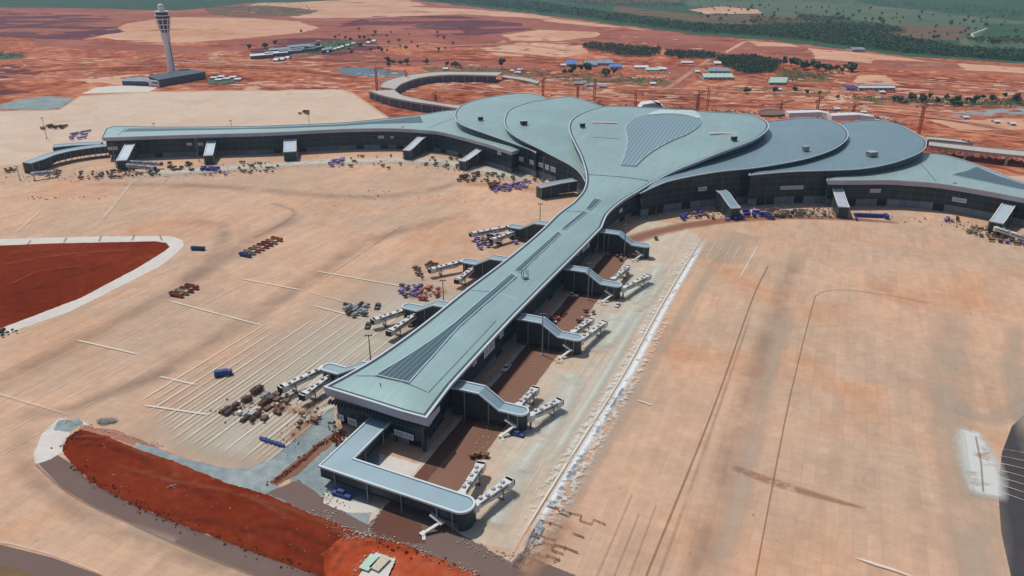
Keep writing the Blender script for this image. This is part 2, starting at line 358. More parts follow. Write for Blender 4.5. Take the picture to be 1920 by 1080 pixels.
def fill(P2,step=None,extra=None):
    "constrained triangulation of an outline with inner grid points"
    P2=[Vector((p[0],p[1])) for p in P2]; n=len(P2); vs=list(P2)
    if step:
        X=[p.x for p in P2]; Y=[p.y for p in P2]; A=np.array([(p.x,p.y) for p in P2]); Bn=np.roll(A,-1,0)
        gx=np.arange(min(X)+step/2,max(X),step); gy=np.arange(min(Y)+step/2,max(Y),step)
        G=np.array([(x,y) for x in gx for y in gy])
        ins=np.zeros(len(G),bool)
        for a,b in zip(A,Bn):
            c_=((a[1]>G[:,1])!=(b[1]>G[:,1])); 
            with np.errstate(divide='ignore',invalid='ignore'):
                xx=(b[0]-a[0])*(G[:,1]-a[1])/(b[1]-a[1])+a[0]
            ins^=c_&(G[:,0]<xx)
        G=G[ins]
        d=edist(G,A,Bn); G=G[d>step*.45]; vs+=[Vector(g) for g in G]
    es=[(i,(i+1)%n) for i in range(n)]
    r=delaunay_2d_cdt(vs,es,[],1,1e-5)
    return [tuple(v) for v in r[0]],[tuple(f) for f in r[2]]
def edist(G,A,Bn):
    G=np.asarray(G,float); d=np.full(len(G),1e9)
    for a,b in zip(A,Bn):
        ab=b-a; L=max(1e-9,(ab**2).sum()); t=np.clip(((G-a)@ab)/L,0,1); q=a+t[:,None]*ab; d=np.minimum(d,np.hypot(*(G-q).T))
    return d
def sheet(name,P,z,mat,rough=0.0,step=None,kind='structure',label=None):
    "flat ground sheet from an outline; rough = wander of its edge in metres"
    Q=[Vector((p[0],p[1],z)) for p in P]
    if rough:
        out=[]; n=len(Q)
        for i in range(n):
            a,b=Q[i],Q[(i+1)%n]; L=(b-a).length; m=max(1,min(60,int(L/(rough*1.3)))); nn=Vector((-(b-a).y,(b-a).x,0)).normalized(); w1=0
            for j in range(m):
                w1=w1*.6+random.uniform(-1,1)*rough*.5
                out.append(a.lerp(b,j/m)+(nn*w1 if j else Vector()))
        Q=out
    vs,fs=fill(ccw([tuple(q) for q in Q]),step)
    mb=MB(); mb.v=[(v[0],v[1],z) for v in vs]; mb.f=fs; mb.uv=[[(mb.v[i][0],mb.v[i][1]) for i in f] for f in fs]
    # keep faces up
    mb.f=[f if area2([mb.v[i] for i in f])>0 else f[::-1] for f in fs]
    o=mb.build(name,mat); tag(o,label=label,kind=kind); return o
def ribbon(name,P,width,z,mat,n=6,smooth=True):
    Q=cat([Vector((p[0],p[1],z)) for p in P],n) if smooth and len(P)>2 else [Vector((p[0],p[1],z)) for p in P]
    W=width if isinstance(width,(list,tuple)) else [width]*len(Q)
    if len(W)!=len(Q): W=list(np.interp(np.linspace(0,1,len(Q)),np.linspace(0,1,len(W)),W))
    mb=MB(); L=0; prev=None
    for i,q in enumerate(Q):
        d=(Q[min(i+1,len(Q)-1)]-Q[max(i-1,0)]).normalized(); nn=Vector((-d.y,d.x,0))*W[i]/2
        if i: L+=(q-Q[i-1]).length
        cur=(q+nn,q-nn,L)
        if prev: mb.face([prev[1],cur[1],cur[0],prev[0]],[(prev[2],0),(cur[2],0),(cur[2],1),(prev[2],1)])
        prev=cur
    mb.uv=[[(u_/max(L,.01),v_) for u_,v_ in f] for f in mb.uv]
    o=mb.build(name,mat); tag(o,kind='structure'); return o
PX=lambda L,z=0:[at(x,y,z) for x,y in L]
# ================================================================ ground and paving
ZL=[0.0]
def nz():
    ZL[0]+=.004; return ZL[0]
def G(name,px,mat,rough=0.0,step=None): return sheet(name,PX(px),nz(),mat,rough,step)
def GS(name,st,mat,rough=0.0): return sheet(name,[S(*p) for p in st],nz(),mat,rough)
sheet('ground',[(-14000,-3000),(14000,-3000),(14000,16000),(-14000,16000)],0.0,'earth',step=None)
# far fields, left to right
G('soil_field',[(-500,-60),(200,-60),(700,-60),(745,-2),(900,17),(1050,34),(1200,54),(1300,67),(1420,76),(1520,86),(1700,108),(1920,122),(2300,150),(2300,170),(1920,141),(1700,130),(1560,118),(1420,110),(1250,92),(1080,82),(960,88),(800,80),(640,92),(420,84),(160,66),(-100,60),(-500,70)],'maroon',30)
G('soil_field',[(160,64),(250,42),(330,32),(470,34),(560,40),(600,52),(560,62),(450,72),(360,80),(250,78),(180,70)],'peach',12)
G('soil_field',[(430,26),(480,5),(560,-4),(760,0),(800,10),(700,18),(600,24)],'peach',20)
G('soil_field',[(500,22),(620,12),(760,12),(880,17),(1000,27),(1060,38),(960,32),(860,26),(700,33),(560,34)],'peach',14)
G('soil_field',[(1010,31),(1200,54),(1210,58),(1100,48),(1020,40)],'peach',8)
G('soil_field',[(640,45),(700,30),(860,30),(980,44),(1000,56),(900,66),(700,68),(620,56)],'plum',14)
G('soil_field',[(770,50),(860,48),(960,55),(900,62),(800,62)],'plum',8)
G('soil_field',[(940,66),(1010,56),(1120,60),(1130,68),(1040,77),(960,76)],'peach',8)
G('soil_field',[(900,90),(1000,80),(1090,85),(1100,100),(1060,107),(930,104)],'peach',10)
G('soil_field',[(1130,50),(1200,56),(1250,66),(1260,76),(1180,80),(1120,70)],'maroon',6)
G('soil_field',[(1250,70),(1390,77),(1345,100),(1240,90)],'maroon',4)
G('soil_field',[(1390,78),(1510,86),(1510,108),(1460,110),(1350,100)],'maroon',4)
G('soil_field',[(1400,76),(1480,82),(1500,88),(1420,86)],'peach',4)
G('soil_field',[(1515,90),(1660,104),(1750,116),(1920,127),(2200,148),(2200,160),(1920,138),(1760,128),(1650,120),(1530,110)],'peach',10)
G('soil_field',[(1640,112),(1790,118),(1810,130),(1700,131),(1630,122)],'maroon',5)
G('dirt_track',[(1392,78),(1402,77),(1362,100),(1345,104)],'peach',2)
G('soil_field',[(-500,20),(0,20),(200,30),(230,60),(150,75),(0,70),(-500,80)],'plum',18)
G('soil_field',[(60,72),(300,84),(380,90),(470,86),(480,95),(300,98),(150,92),(60,84)],'maroon',12)
G('soil_field',[(-300,118),(0,122),(60,120),(80,135),(30,150),(80,165),(40,180),(0,190),(-300,200)],'plum',10)
G('soil_field',[(600,106),(700,96),(820,112),(1000,120),(1080,150),(900,128),(760,122),(640,124)],'maroon',8)
G('soil_field',[(450,80),(560,66),(690,70),(720,90),(640,104),(480,104)],'plum',8)
G('green_field',[(-500,-60),(200,-60),(520,-60),(760,-60),(740,-3),(640,0),(560,4),(460,6),(400,14),(330,20),(180,16),(0,14),(-500,20)],'forest',30)
G('green_field',[(380,14),(500,10),(600,20),(560,30),(450,32),(400,28)],'scrub',14)
G('green_field',[(-100,98),(0,99),(40,103),(50,108),(10,112),(-100,113)],'field',5)
G('green_field',[(740,-60),(2800,-60),(2800,190),(2300,148),(1920,120),(1700,106),(1520,84),(1420,74),(1300,65),(1200,52),(1050,32),(900,15),(745,-4)],'forest',20)
G('green_field',[(1280,-20),(1500,-20),(1640,10),(1920,40),(2300,60),(2300,110),(1920,96),(1810,90),(1800,78),(1700,50),(1560,30),(1400,26),(1290,10)],'field',25)
G('brown_field',[(1150,10),(1290,26),(1500,28),(1600,44),(1700,46),(1830,52),(1810,70),(1700,72),(1560,60),(1440,66),(1330,50),(1280,38),(1150,22)],'scrub',18)
G('soil_field',[(1290,18),(1350,12),(1420,18),(1430,25),(1330,27)],'peach',8)
G('brown_field',[(1050,-15),(1250,-8),(1280,4),(1150,6),(1060,0)],'scrub',12)
G('brown_field',[(1640,52),(1760,56),(1820,62),(1800,76),(1700,72),(1640,64)],'scrub',8)
G('green_field',[(1810,78),(1930,80),(2200,95),(2200,110),(1930,104),(1830,94)],'field',8)
G('green_field',[(1850,44),(1930,46),(2200,60),(2200,80),(1930,74),(1840,70)],'forest',10)
ribbon('dirt_track',PX([(1853,52),(1832,60),(1822,64),(1826,69),(1833,74)]),7,nz(),'chalk')
# scrub strips around the works
G('olive_grass',[(790,125),(850,126),(930,128),(1000,134),(1060,138),(1200,146),(1280,150),(1270,162),(1150,160),(1050,156),(960,148),(880,138),(800,134)],'olive',4)
G('olive_grass',[(1375,164),(1440,163),(1500,168),(1560,172),(1540,182),(1440,178),(1380,176)],'olive',4)
G('olive_grass',[(1460,132),(1560,138),(1560,152),(1490,154),(1450,146)],'olive',4)
G('olive_grass',[(1560,180),(1700,184),(1860,192),(1930,188),(2100,190),(2100,206),(1920,206),(1840,202),(1700,198),(1560,196)],'olive',4)
G('olive_grass',[(560,108),(640,98),(700,80),(640,74),(560,82),(500,100)],'scrub',4)
G('olive_grass',[(590,84),(625,78),(680,80),(660,90),(610,95)],'field',3)
G('soil_field',[(1610,142),(1660,140),(1680,156),(1640,162),(1600,154)],'peach',3)
G('soil_field',[(1560,178),(1612,180),(1600,196),(1572,200),(1550,190)],'peach',3)
G('soil_field',[(1240,130),(1310,122),(1300,150),(1270,172),(1250,170),(1262,150)],'maroon',3)
for pts in ([(700,190),(740,178),(830,186),(900,176),(1100,186),(1300,178),(1440,190),(1440,200),(1000,205),(740,200)],[(780,160),(900,156),(1010,164),(1000,172),(880,170),(790,168)],[(20,118),(160,112),(230,122),(160,132),(60,134)],[(130,150),(250,140),(300,150),(230,160)],[(1740,225),(1900,222),(2100,230),(2100,245),(1800,244)]):
    G('earthworks',pts,'peach' if random.random()<.35 else 'earth',6)
G('pond',[(630,129),(680,126),(740,130),(762,138),(740,146),(690,144),(640,138)],'water',2)
G('grey_road',[(1780,212),(1840,206),(1940,201),(2100,198),(2100,212),(1930,214),(1850,218),(1790,218)],'grey',2)
# apron
G('apron_concrete',[(-600,214),(0,208),(110,205),(150,180),(260,172),(640,167),(665,176),(725,217),(760,262),(1080,262),(1100,330),(1250,330),(1920,330),(2400,400),(2700,1400),(-900,1400)],'apron',0)
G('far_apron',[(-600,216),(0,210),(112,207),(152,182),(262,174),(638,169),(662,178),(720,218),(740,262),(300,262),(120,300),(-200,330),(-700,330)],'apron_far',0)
G('gravel_yard',[(0,205),(0,196),(40,186),(90,180),(140,184),(112,203),(60,206)],'grey',1)
G('gravel_yard',[(150,178),(180,164),(240,160),(295,164),(280,172),(160,176)],'pale',2)
def RS_(name,st,width,mat,smooth=True,n=6): return ribbon(name,[S(*p) for p in st],width,nz(),mat,n,smooth)
RS_('dust_film',[(-75,-98),(0,-100),(80,-92),(150,-80)],100,'softstand')
RS_('dust_film',[(-70,-80),(0,-84),(70,-80)],60,'softstand')
# stand areas beside the pier (s, t)
GS('stand_paving',[(-82,0),(-66,58),(0,61),(160,62),(300,63),(330,40),(330,10),(250,2),(0,0),(-34,0)],'stand',1.2)

# service road by the pier
GS('service_road',[(-72,2),(-72,25),(-46,25),(-6,24),(70,23),(150,22),(235,20),(262,22),(262,6),(150,6),(0,5)],'brown',.4)
GS('service_road',[(-66,3),(-66,10),(240,10),(240,3)],'brownd',.6)  # darker brown strip along the foot of the pier wall
ribbon('soil_strip',[S(*p) for p in ((256,10),(280,14),(306,28),(336,52),(362,82),(384,120),(398,165),(404,210))],[18,20,20,19,17,15,12,8],nz(),'brownsoft')
GS('concrete_slab',[(-52,-22),(-35,-22),(-35,2),(-52,2)],'pale',.5)
# shoulder, islands and roads
G('taupe_shoulder',[(72,870),(95,845),(133,870),(173,907),(240,943),(333,983),(467,1033),(583,1073),(660,1110),(560,1120),(477,1080),(367,1037),(267,993),(173,950),(117,917)],'taupe',0)
G('peach_soil_strip',[(150,800),(215,806),(300,842),(400,885),(400,893),(300,854),(200,818),(150,808)],'mudflat',.6)
G('kerb_strip',[(66,872),(64,850),(80,812),(112,785),(150,788),(170,798),(135,800),(127,830),(118,848),(95,862)],'pale',.3)
G('grey_gravel_road',[(112,788),(148,785),(156,792),(130,812),(100,806)],'grey',.8)
G('grey_gravel_road',[(256,830),(340,857),(427,880),(470,877),(520,854),(560,812),(600,780),(622,766),(640,830),(590,860),(540,890),(520,910),(600,960),(590,985),(490,928),(400,900),(300,865),(250,845)],'grey',.8)
G('grey_gravel_road',[(545,900),(560,880),(640,830),(712,852),(690,990),(640,960),(590,950),(552,925)],'grey',.6)
G('taupe_shoulder',[(500,925),(560,900),(640,958),(690,985),(735,940),(800,960),(860,1000),(960,1056),(1100,1110),(1000,1150),(880,1080),(780,1030),(687,1003),(567,957)],'taupe',.6)
G('dark_paving',[(688,1002),(722,950),(790,985),(800,1020),(770,1020),(722,1010)],'brownd',.6)  # darker brown patch beside the L-shaped corridor
G('concrete_slab',[(610,925),(640,935),(712,952),(700,962),(650,962),(606,945)],'pale',.4)
G('taupe_shoulder',[(955,1058),(978,1035),(1020,1056),(1090,1085),(1250,1150),(900,1150)],'taupe',.4)
G('red_soil',[(117,845),(125,822),(150,806),(200,818),(250,840),(333,868),(420,905),(500,927),(567,957),(640,985),(687,1005),(730,1012),(771,1027),(846,1057),(893,1076),(960,1120),(700,1130),(583,1075),(467,1033),(333,983),(240,943),(173,907),(133,870)],'red',.5)
G('red_soil',[(640,1010),(700,1008),(771,1029),(846,1059),(893,1078),(950,1120),(720,1120),(610,1080),(600,1040)],'orange',1.6)
G('mud_strip',[(505,905),(600,828),(640,806),(652,812),(600,852),(560,890),(520,912)],'brown',.7)
G('mud_strip',[(510,905),(600,832),(615,826),(560,876),(518,908)],'pit',.5)
G('kerb_strip',[(-200,453),(0,449),(100,446),(200,444),(300,443),(328,445),(342,451),(345,462),(329,478),(298,502),(248,527),(130,586),(0,631),(-200,697),(-200,640),(0,617),(150,560),(260,502),(305,474),(318,464),(312,456),(290,453),(200,455),(100,457),(0,461),(-200,466)],'pale',.5)
G('red_soil',[(-200,466),(0,461),(100,457),(200,455),(290,453),(312,456),(318,464),(305,474),(260,502),(150,560),(0,617),(-200,685)],'red',.5)
G('asphalt',[(2100,760),(1960,762),(1920,778),(1897,800),(1878,850),(1871,920),(1877,1000),(1897,1090),(1930,1200),(2200,1200)],'darkasph',0)
G('taupe_shoulder',[(-200,1000),(0,1022),(100,1047),(190,1080),(260,1120),(100,1200),(-200,1200)],'taupe',0)
G('olive_grass',[(-200,1040),(0,1062),(60,1076),(110,1110),(60,1200),(-200,1200)],'olive',.5)
G('open_pit',[(880,858),(888,852),(916,856),(914,862),(886,862)],'pit',.2)
# joints, stains and markings (s, t)
RS_('dust_stain',[(-90,68),(60,72),(180,76),(300,84)],9,'staing')
RS_('dust_stain',[(-90,122),(60,124),(200,128),(300,134)],16,'stain')
RS_('dust_stain',[(-60,130),(80,132),(200,134)],12,'staing')
RS_('dust_stain',[(-130,190),(0,215),(120,216),(240,230)],26,'staing')
RS_('dust_stain',[(-60,262),(30,250),(140,248),(230,262)],14,'staing')


ribbon('dust_stain',PX([(1780,760),(1860,785),(1960,740)]),14,nz(),'staing')
ribbon('dust_stain',PX([(560,395),(545,415),(470,450),(400,500),(300,560),(150,640),(0,720),(-150,800)]),24,nz(),'stain')
ribbon('dust_stain',PX([(500,380),(545,392),(550,405),(520,425),(470,450)]),7,nz(),'stain')
ribbon('dust_stain',PX([(330,420),(400,420),(420,440),(400,480),(330,540)]),18,nz(),'stain')
ribbon('dust_stain',PX([(45,800),(40,860),(90,920),(200,990),(400,1060),(560,1120)]),12,nz(),'stain')
ribbon('dust_stain',PX([(20,780),(120,770),(200,740),(330,690)]),15,nz(),'stain')
ribbon('dust_stain',PX([(230,990),(300,1010),(330,1020)]),8,nz(),'staing')
ribbon('dust_stain',PX([(900,395),(700,450),(560,540),(400,640),(200,760)]),20,nz(),'stain')
ribbon('dust_stain',PX([(900,335),(700,370),(400,350),(150,345)]),22,nz(),'stain')
ribbon('dust_stain',PX([(1368,875),(1450,905),(1550,935),(1625,955)]),[5,7,5,2],nz(),'mud')
for t_,w_ in ((143.5,.7),): RS_('centre_line',[(-120,141.5),(-40,142),(81,143.5),(205,148),(222,150),(232,156),(238,168),(239,190),(236,215)],w_,'joint')
RS_('slab_joint',[(-100,105.5),(-55,106.7),(62,110.4),(200,112),(262,115.3)],1.0,'joint')
RS_('slab_joint',[(-90,110),(40,112.4),(180,114)],2.0,'stain')
ribbon('slab_joint',PX([(595,532),(760,420)]),1.0,nz(),'mud')
RS_('slab_joint',[(300,-230),(300,-130)],1.2,'chalkf')
band=[(-76,60.0),(-60,60.4),(-36,60.6),(3,61.5),(76,63.2),(161,62.3),(250,62.8),(306,63.5)]
ribbon('primer_band',[S(s_,t_+1.4) for s_,t_ in band],[4.2,4.5,5,6,7,6,6,7],nz(),'band')
ribbon('primer_band',[S(s_,t_+2.6) for s_,t_ in band[:5]],[4,5,4,3,2],nz(),'bandb')
RS_('chalk_line',[(-76,58.9),(-36,58.8),(76,60.6),(161,60.6),(306,61.5)],1.1,'chalk')
RS_('dust_stain',[(255,80),(300,84),(330,92)],40,'staing')
for i in range(7): RS_('chalk_line',[(255+i*2,66+i*6.2),(300+i*3,67+i*6.2)],1.3,'chalkf',False)
RS_('chalk_line',[(232,100),(305,104)],1.1,'chalk',False)
# lead-in lines on the stands, right and left
for t_ in (36,41,46,50,54): RS_('chalk_line',[(-62+random.uniform(-8,12),t_),(60,t_+.3),(170,t_),(285+random.uniform(-10,8),t_+.5)],1.2,'chalkf',False)
for i in range(17):
    t_=-60-i*5.6; a=-66+max(0,i-9)*3; b=150-i*7+random.uniform(-20,20)
    RS_('chalk_line',[(a,t_),((a+b)/2,t_),(b,t_)],1.15,'chalk' if i%2==0 else 'chalkf',False)
for i in range(8): RS_('chalk_line',[(-120-i*3,-170-i*14),(60+i*10,-170-i*14)],.7,'chalkf',False)
for i in range(16): RS_('chalk_line',[(-64+max(0,i-8)*4,-65-i*5.6),(20-i*2+random.uniform(-15,25),-65-i*5.6)],.8,'chalkf',False)
for i in range(12): RS_('chalk_line',[(-60+random.uniform(-4,10),-62.5-i*5.6),(60-i*6,-62.5-i*5.6)],.8,'chalkf',False)
for (a,b,c_,d_) in ((-9,-236,-8,-188),(53,-232,47,-150),(99,-212,99,-160),(82,-140,78,-100),(-46,-146,-40,-108),(-22,-160,-21,-135),(130,-175,130,-95)):
    RS_('chalk_line',[(a,b),(c_,d_)],1.7,'chalk',False)
RS_('chalk_line',[(-66,-260),(-66,-215),(-66,-165)],2.0,'chalkf',False)
RS_('chalk_line',[(44,-205),(105,-203)],1.2,'chalkf',False)
RS_('chalk_line',[(99,-160),(93,-115),(88,-80)],1.5,'chalkf')
ribbon('chalk_line',PX([(1600,1047),(1640,1060),(1700,1080),(1790,1120)]),[1,2,1.6,1],nz(),'chalk')
ribbon('chalk_line',PX([(250,340),(215,385),(175,432)]),4,nz(),'chalkf')
ribbon('chalk_line',PX([(75,398),(30,438)]),3,nz(),'chalkf')
ribbon('chalk_line',PX([(1195,752),(1222,762)]),1.3,nz(),'chalk')
ribbon('fresh_patch',PX([(1815,802),(1822,830),(1836,870),(1846,905),(1852,940)]),[9,16,20,19,14],nz(),'splashw')
ribbon('fresh_patch',PX([(1803,806),(1808,850),(1816,900),(1822,930)]),[3,3.5,3.5,3],nz(),'dustw')
for i in range(7): ribbon('paint_smear',PX([(1868,842+i*14),(1890,846+i*14),(1925,852+i*15),(1960,856+i*15)]),[1.2,.8,.5,.3],nz(),'chalkf')
# muddy joints in the bottom apron
def mudline(pts,w_=.7): RS_('muddy_joint',pts,w_*1.35,'mudj',False)
for L_ in ([(450,310),(600,340),(720,385),(840,410),(820,470),(950,510),(975,455),(1110,515)],[(590,345),(590,380),(700,425),(715,385)],[(380,465),(500,500),(630,545)],[(490,480),(480,520)],[(740,610),(870,660)],[(300,610),(430,660),(555,690)],[(290,640),(410,680),(400,715),(520,750)],[(530,738),(660,775),(800,830)],[(210,800),(300,850),(440,885),(465,860)],[(240,790),(370,840)],[(310,560),(200,810),(160,900)],[(420,655),(395,720)],[(540,730),(500,800),(560,830)],[(660,760),(640,800)],[(325,820),(300,870),(260,960)],[(290,900),(400,945)],[(520,940),(600,900)],[(170,860),(260,890)],[(270,700),(390,730)],[(440,860),(560,900),(590,920)],[(500,800),(640,850)]):
    ribbon('muddy_joint',PX([(950+x/6,900+y/6) for x,y in L_]),random.uniform(.55,.95),nz(),'mudj',smooth=False)
for t_,a,b in ((90.5,-80,-20),(96,-80,-30),(101,-76,-22)): RS_('slab_joint',[(a,t_),(b,t_)],.35,'joint',False)

ribbon('primer_splash',[S(s_,t_+5.5) for s_,t_ in band[:6]],[9,11,11,9,7,6],nz(),'splash')
ribbon('primer_splash',[S(s_,t_-3.5) for s_,t_ in band[1:]],[6,7,7,6],nz(),'splash')
ribbon('chalk_line',[S(s_,t_-1.5) for s_,t_ in band],[1.2],nz(),'chalk')
RS_('mud_patch',[(-78,66),(-60,70),(-44,74)],14,'mudp')
# joints across the pale shoulder of the left island
for (a,b) in (((58,452),(52,460)),((125,447),(120,456)),((190,443),(186,454)),((252,442),(248,452)),((300,443),(304,452))): ribbon('slab_joint',PX([a,b]),1.4,nz(),'joint',smooth=False)
ribbon('taupe_edge',PX([(-50,1020),(0,1019),(50,1029),(120,1050),(200,1082)]),.6,nz(),'chalkf')
ribbon('kerb_line',PX([(67,872),(117,918),(173,951),(267,994),(367,1038),(477,1081)]),.7,nz(),'joint')

for s_ in (40,118,196): RS_('cement_dust',[(s_-28,34),(s_,40),(s_+26,36)],20,'dustw')
RS_('cement_dust',[(-60,46),(-40,44),(-15,40)],18,'dustw')
RS_('cement_dust',[(-20,52),(60,53),(140,52),(220,52)],9,'dustw')
ribbon('mud_edge',PX([(125,862),(173,905),(240,942),(333,982),(467,1032),(583,1072)]),3.2,nz(),'muddk')
ribbon('mud_edge',PX([(123,845),(128,825),(150,812)]),4,nz(),'muddk')
ribbon('cement_dust',PX([(560,800),(600,775),(630,762)]),6,nz(),'dustw');
ribbon('cement_dust',PX([(230,330),(420,318),(600,306),(780,302),(900,318),(1000,345)]),34,nz(),'dustw')
ribbon('mud_patch',PX([(870,345),(960,350),(1050,370)]),22,nz(),'mudp')
ribbon('mud_patch',PX([(760,558),(800,552),(840,545)]),14,nz(),'mudp'); ribbon('mud_patch',PX([(520,765),(560,772),(590,765)]),9,nz(),'mudp')
ribbon('mud_patch',PX([(600,775),(560,812),(545,830)]),10,nz(),'mudp')
for i_,(m_,w_,p_) in enumerate([('track',14,[(400,104),(408,110),(402,116),(412,120)]),('track',12,[(20,126),(160,118),(300,116),(420,122),(600,128)]),('trackd',30,[(0,140),(150,130),(300,126),(520,130),(700,150)]),('track',10,[(760,150),(860,170),(980,172)]),('track',12,[(820,150),(900,165),(1000,180)]),('trackd',20,[(1000,170),(1150,168),(1300,180),(1450,188)]),('track',16,[(1040,172),(1200,178),(1400,186),(1600,196),(1900,222)]),('trackd',22,[(1300,196),(1500,204),(1700,215),(1920,250)]),('track',12,[(1420,206),(1600,205),(1720,218),(1900,240)]),('track',8,[(1560,205),(1590,190),(1612,180)]),('track',16,[(1230,178),(1262,160),(1290,140),(1342,104)]),('track',18,[(300,110),(520,125),(640,120),(760,112)]),('trackd',26,[(900,120),(1060,112),(1300,124),(1500,160),(1700,164),(1920,186)]),('track',18,[(1180,170),(1290,168),(1420,176)]),('trackd',40,[(500,108),(700,116),(900,112),(1060,120)]),('track',14,[(1680,150),(1800,158),(1930,170)]),('trackd',24,[(1640,140),(1780,150),(1930,158)]),('track',30,[(640,84),(800,88),(960,84),(1080,96)]),('trackd',30,[(760,98),(900,96),(1040,108)]),('track',20,[(1080,176),(1200,190),(1300,196)]),('track',10,[(1740,240),(1800,246),(1930,262)]),('trackd',12,[(1760,300),(1850,310),(1930,330)])]):
    ribbon('haul_track',PX(p_),w_,nz(),m_)

for p_,w_,m_ in (([(160,830),(240,850),(330,900),(420,950)],5,'muddk'),([(200,870),(320,905),(450,930),(560,985)],4,'redlt'),([(310,960),(420,985),(520,1010),(600,1060)],6,'muddk'),([(420,925),(520,950),(620,990),(680,1040)],5,'redlt'),([(130,822),(200,825),(300,868)],4,'redlt'),([(480,985),(560,1000),(640,1040)],5,'muddk'),
  ([(620,1080),(650,1040),(700,1020),(790,1040)],4,'muddk'),([(640,1000),(600,1060),(590,1120)],9,'muddk'),([(760,1080),(800,1050),(870,1075)],5,'redlt'),([(0,500),(120,480),(260,470)],7,'redlt'),([(0,560),(100,530),(220,490)],8,'muddk'),([(0,480),(60,475),(140,468)],5,'muddk'),([(10,540),(80,510),(170,500)],4,'redlt')): ribbon('soil_streak',PX(p_),w_,nz(),m_)
for x,y in ((150,826),(328,914),(160,835)): ribbon('soil_pit',PX([(x-14,y+2),(x,y),(x+16,y-4)]),5,nz(),'muddk')

ribbon('damp_patch',PX([(180,795),(190,792),(200,792),(210,791),(219,793)]),[3,6.5,7.5,6,3],nz(),'dampsoft')
ribbon('slab_joint',PX([(1828,822),(1838,870),(1842,925)]),.8,nz(),'joint',smooth=False)
RS_('cement_dust',[(-30,42),(20,44),(60,40)],14,'dustw'); RS_('cement_dust',[(90,44),(150,46),(240,44)],16,'dustw')
# ================================================================ terminal
def A3(L): return [at(*p) for p in L]
WALLS=[]          # plan segments of the facades for hanging banners
def zfun(P,crown,wd):
    A=np.array([(p[0],p[1]) for p in P]); Z=np.array([p[2] for p in P]); Bn=np.roll(A,-1,0)
    def f(G):
        G=np.asarray(G,float); out=np.zeros(len(G)); d=edist(G,A,Bn)
        for i in range(0,len(G),400):
            q=((G[i:i+400,None,:]-A[None])**2).sum(2)+.01; w_=q**-1.6; out[i:i+400]=(w_*Z).sum(1)/w_.sum(1)
        return out+crown*(1-np.exp(-d/wd))
    return f
TERM=thing('airport_terminal','sprawling airport terminal with layered petal shaped blue green metal roofs and a long straight pier','airport terminal',tuple(S(150,-20,0)))
ZF={}
def roof(key,P,mat,crown=2.0,wd=18,rim=1.6,rimh=.7,fas=1.0,fin_=.8,fasmat='fascia',wallin=3.0,step=7,wallmat='glass',zb=5.0,low=2.0,label=None,seams=()):
    P=ccw([Vector(p) for p in P])
    Q=[P[0]]
    for p in P[1:]:
        if (p-Q[-1]).length>.8: Q.append(p)
    if (Q[0]-Q[-1]).length<.8: Q.pop()
    P=Q
    f=zfun(P,crown,wd); ZF[key]=f
    inn=offset(P,rim)
    vs,fs=fill([(p.x,p.y) for p in inn],step)
    zz=f(vs); mb=MB(); mb.v=[(v[0],v[1],z) for v,z in zip(vs,zz)]; mb.f=[q if area2([mb.v[i] for i in q])>0 else q[::-1] for q in fs]
    mb.uv=[[(mb.v[i][0],mb.v[i][1]) for i in q] for q in mb.f]
    ro=mb.build('roof',mat,TERM,smooth=True); 
    if label: ro['label']=label
    n=len(P); zin=f([(p.x,p.y) for p in inn])
    m=MB(); g_=MB(); fa=MB()
    o2=offset(P,rim*.42); fi=offset(P,fin_); so=offset(P,wallin+1.5)
    for i in range(n):
        j=(i+1)%n; a,b=P[i],P[j]
        U_=lambda v,h:(v.x,v.y,v.z+h)
        m.face([U_(a,0),U_(b,0),U_(b,rimh),U_(a,rimh)]); m.face([U_(a,rimh),U_(b,rimh),U_(o2[j],rimh),U_(o2[i],rimh)])
        m.face([U_(o2[i],rimh),U_(o2[j],rimh),(o2[j].x,o2[j].y,zin[j]-.3),(o2[i].x,o2[i].y,zin[i]-.3)])
        g_.face([(o2[i].x,o2[i].y,zin[i]-.1),(o2[j].x,o2[j].y,zin[j]-.1),(inn[j].x,inn[j].y,zin[j]-.1),(inn[i].x,inn[i].y,zin[i]-.1)])
        g_.face([(inn[i].x,inn[i].y,zin[i]-.1),(inn[j].x,inn[j].y,zin[j]-.1),(inn[j].x,inn[j].y,zin[j]),(inn[i].x,inn[i].y,zin[i])])
        fa.face([U_(fi[i],-fas),U_(fi[j],-fas),U_(b,0),U_(a,0)])
        fa.face([U_(so[i],-fas-.2),U_(so[j],-fas-.2),U_(fi[j],-fas),U_(fi[i],-fas)])
    m.build('roof_rim','rim',TERM); g_.build('roof_gutter','gutter',TERM); fa.build('fascia',fasmat,TERM)
    W=offset(P,wallin); W2=offset(P,wallin+low)
    wl=MB(); lw=MB(); L=0
    for i in range(n):
        j=(i+1)%n; a,b=W[i],W[j]; d=math.dist(a[:2],b[:2])
        za,zb_=a.z-fas-.1,b.z-fas-.1
        wl.face([(a.x,a.y,zb),(b.x,b.y,zb),(b.x,b.y,zb_),(a.x,a.y,za)],[(L,zb),(L+d,zb),(L+d,zb_),(L,za)])
        a2,b2=W2[i],W2[j]
        wl.face([(a2.x,a2.y,zb),(b2.x,b2.y,zb),(b.x,b.y,zb),(a.x,a.y,zb)])
        lw.face([(a2.x,a2.y,-.1),(b2.x,b2.y,-.1),(b2.x,b2.y,zb),(a2.x,a2.y,zb)],[(L,0),(L+d,0),(L+d,zb),(L,zb)])
        WALLS.append((a.x,a.y,b.x,b.y,min(za,zb_))); L+=d
    wl.build('curtain_wall',wallmat,TERM); lw.build('ground_floor_wall','gfl',TERM)
    return P
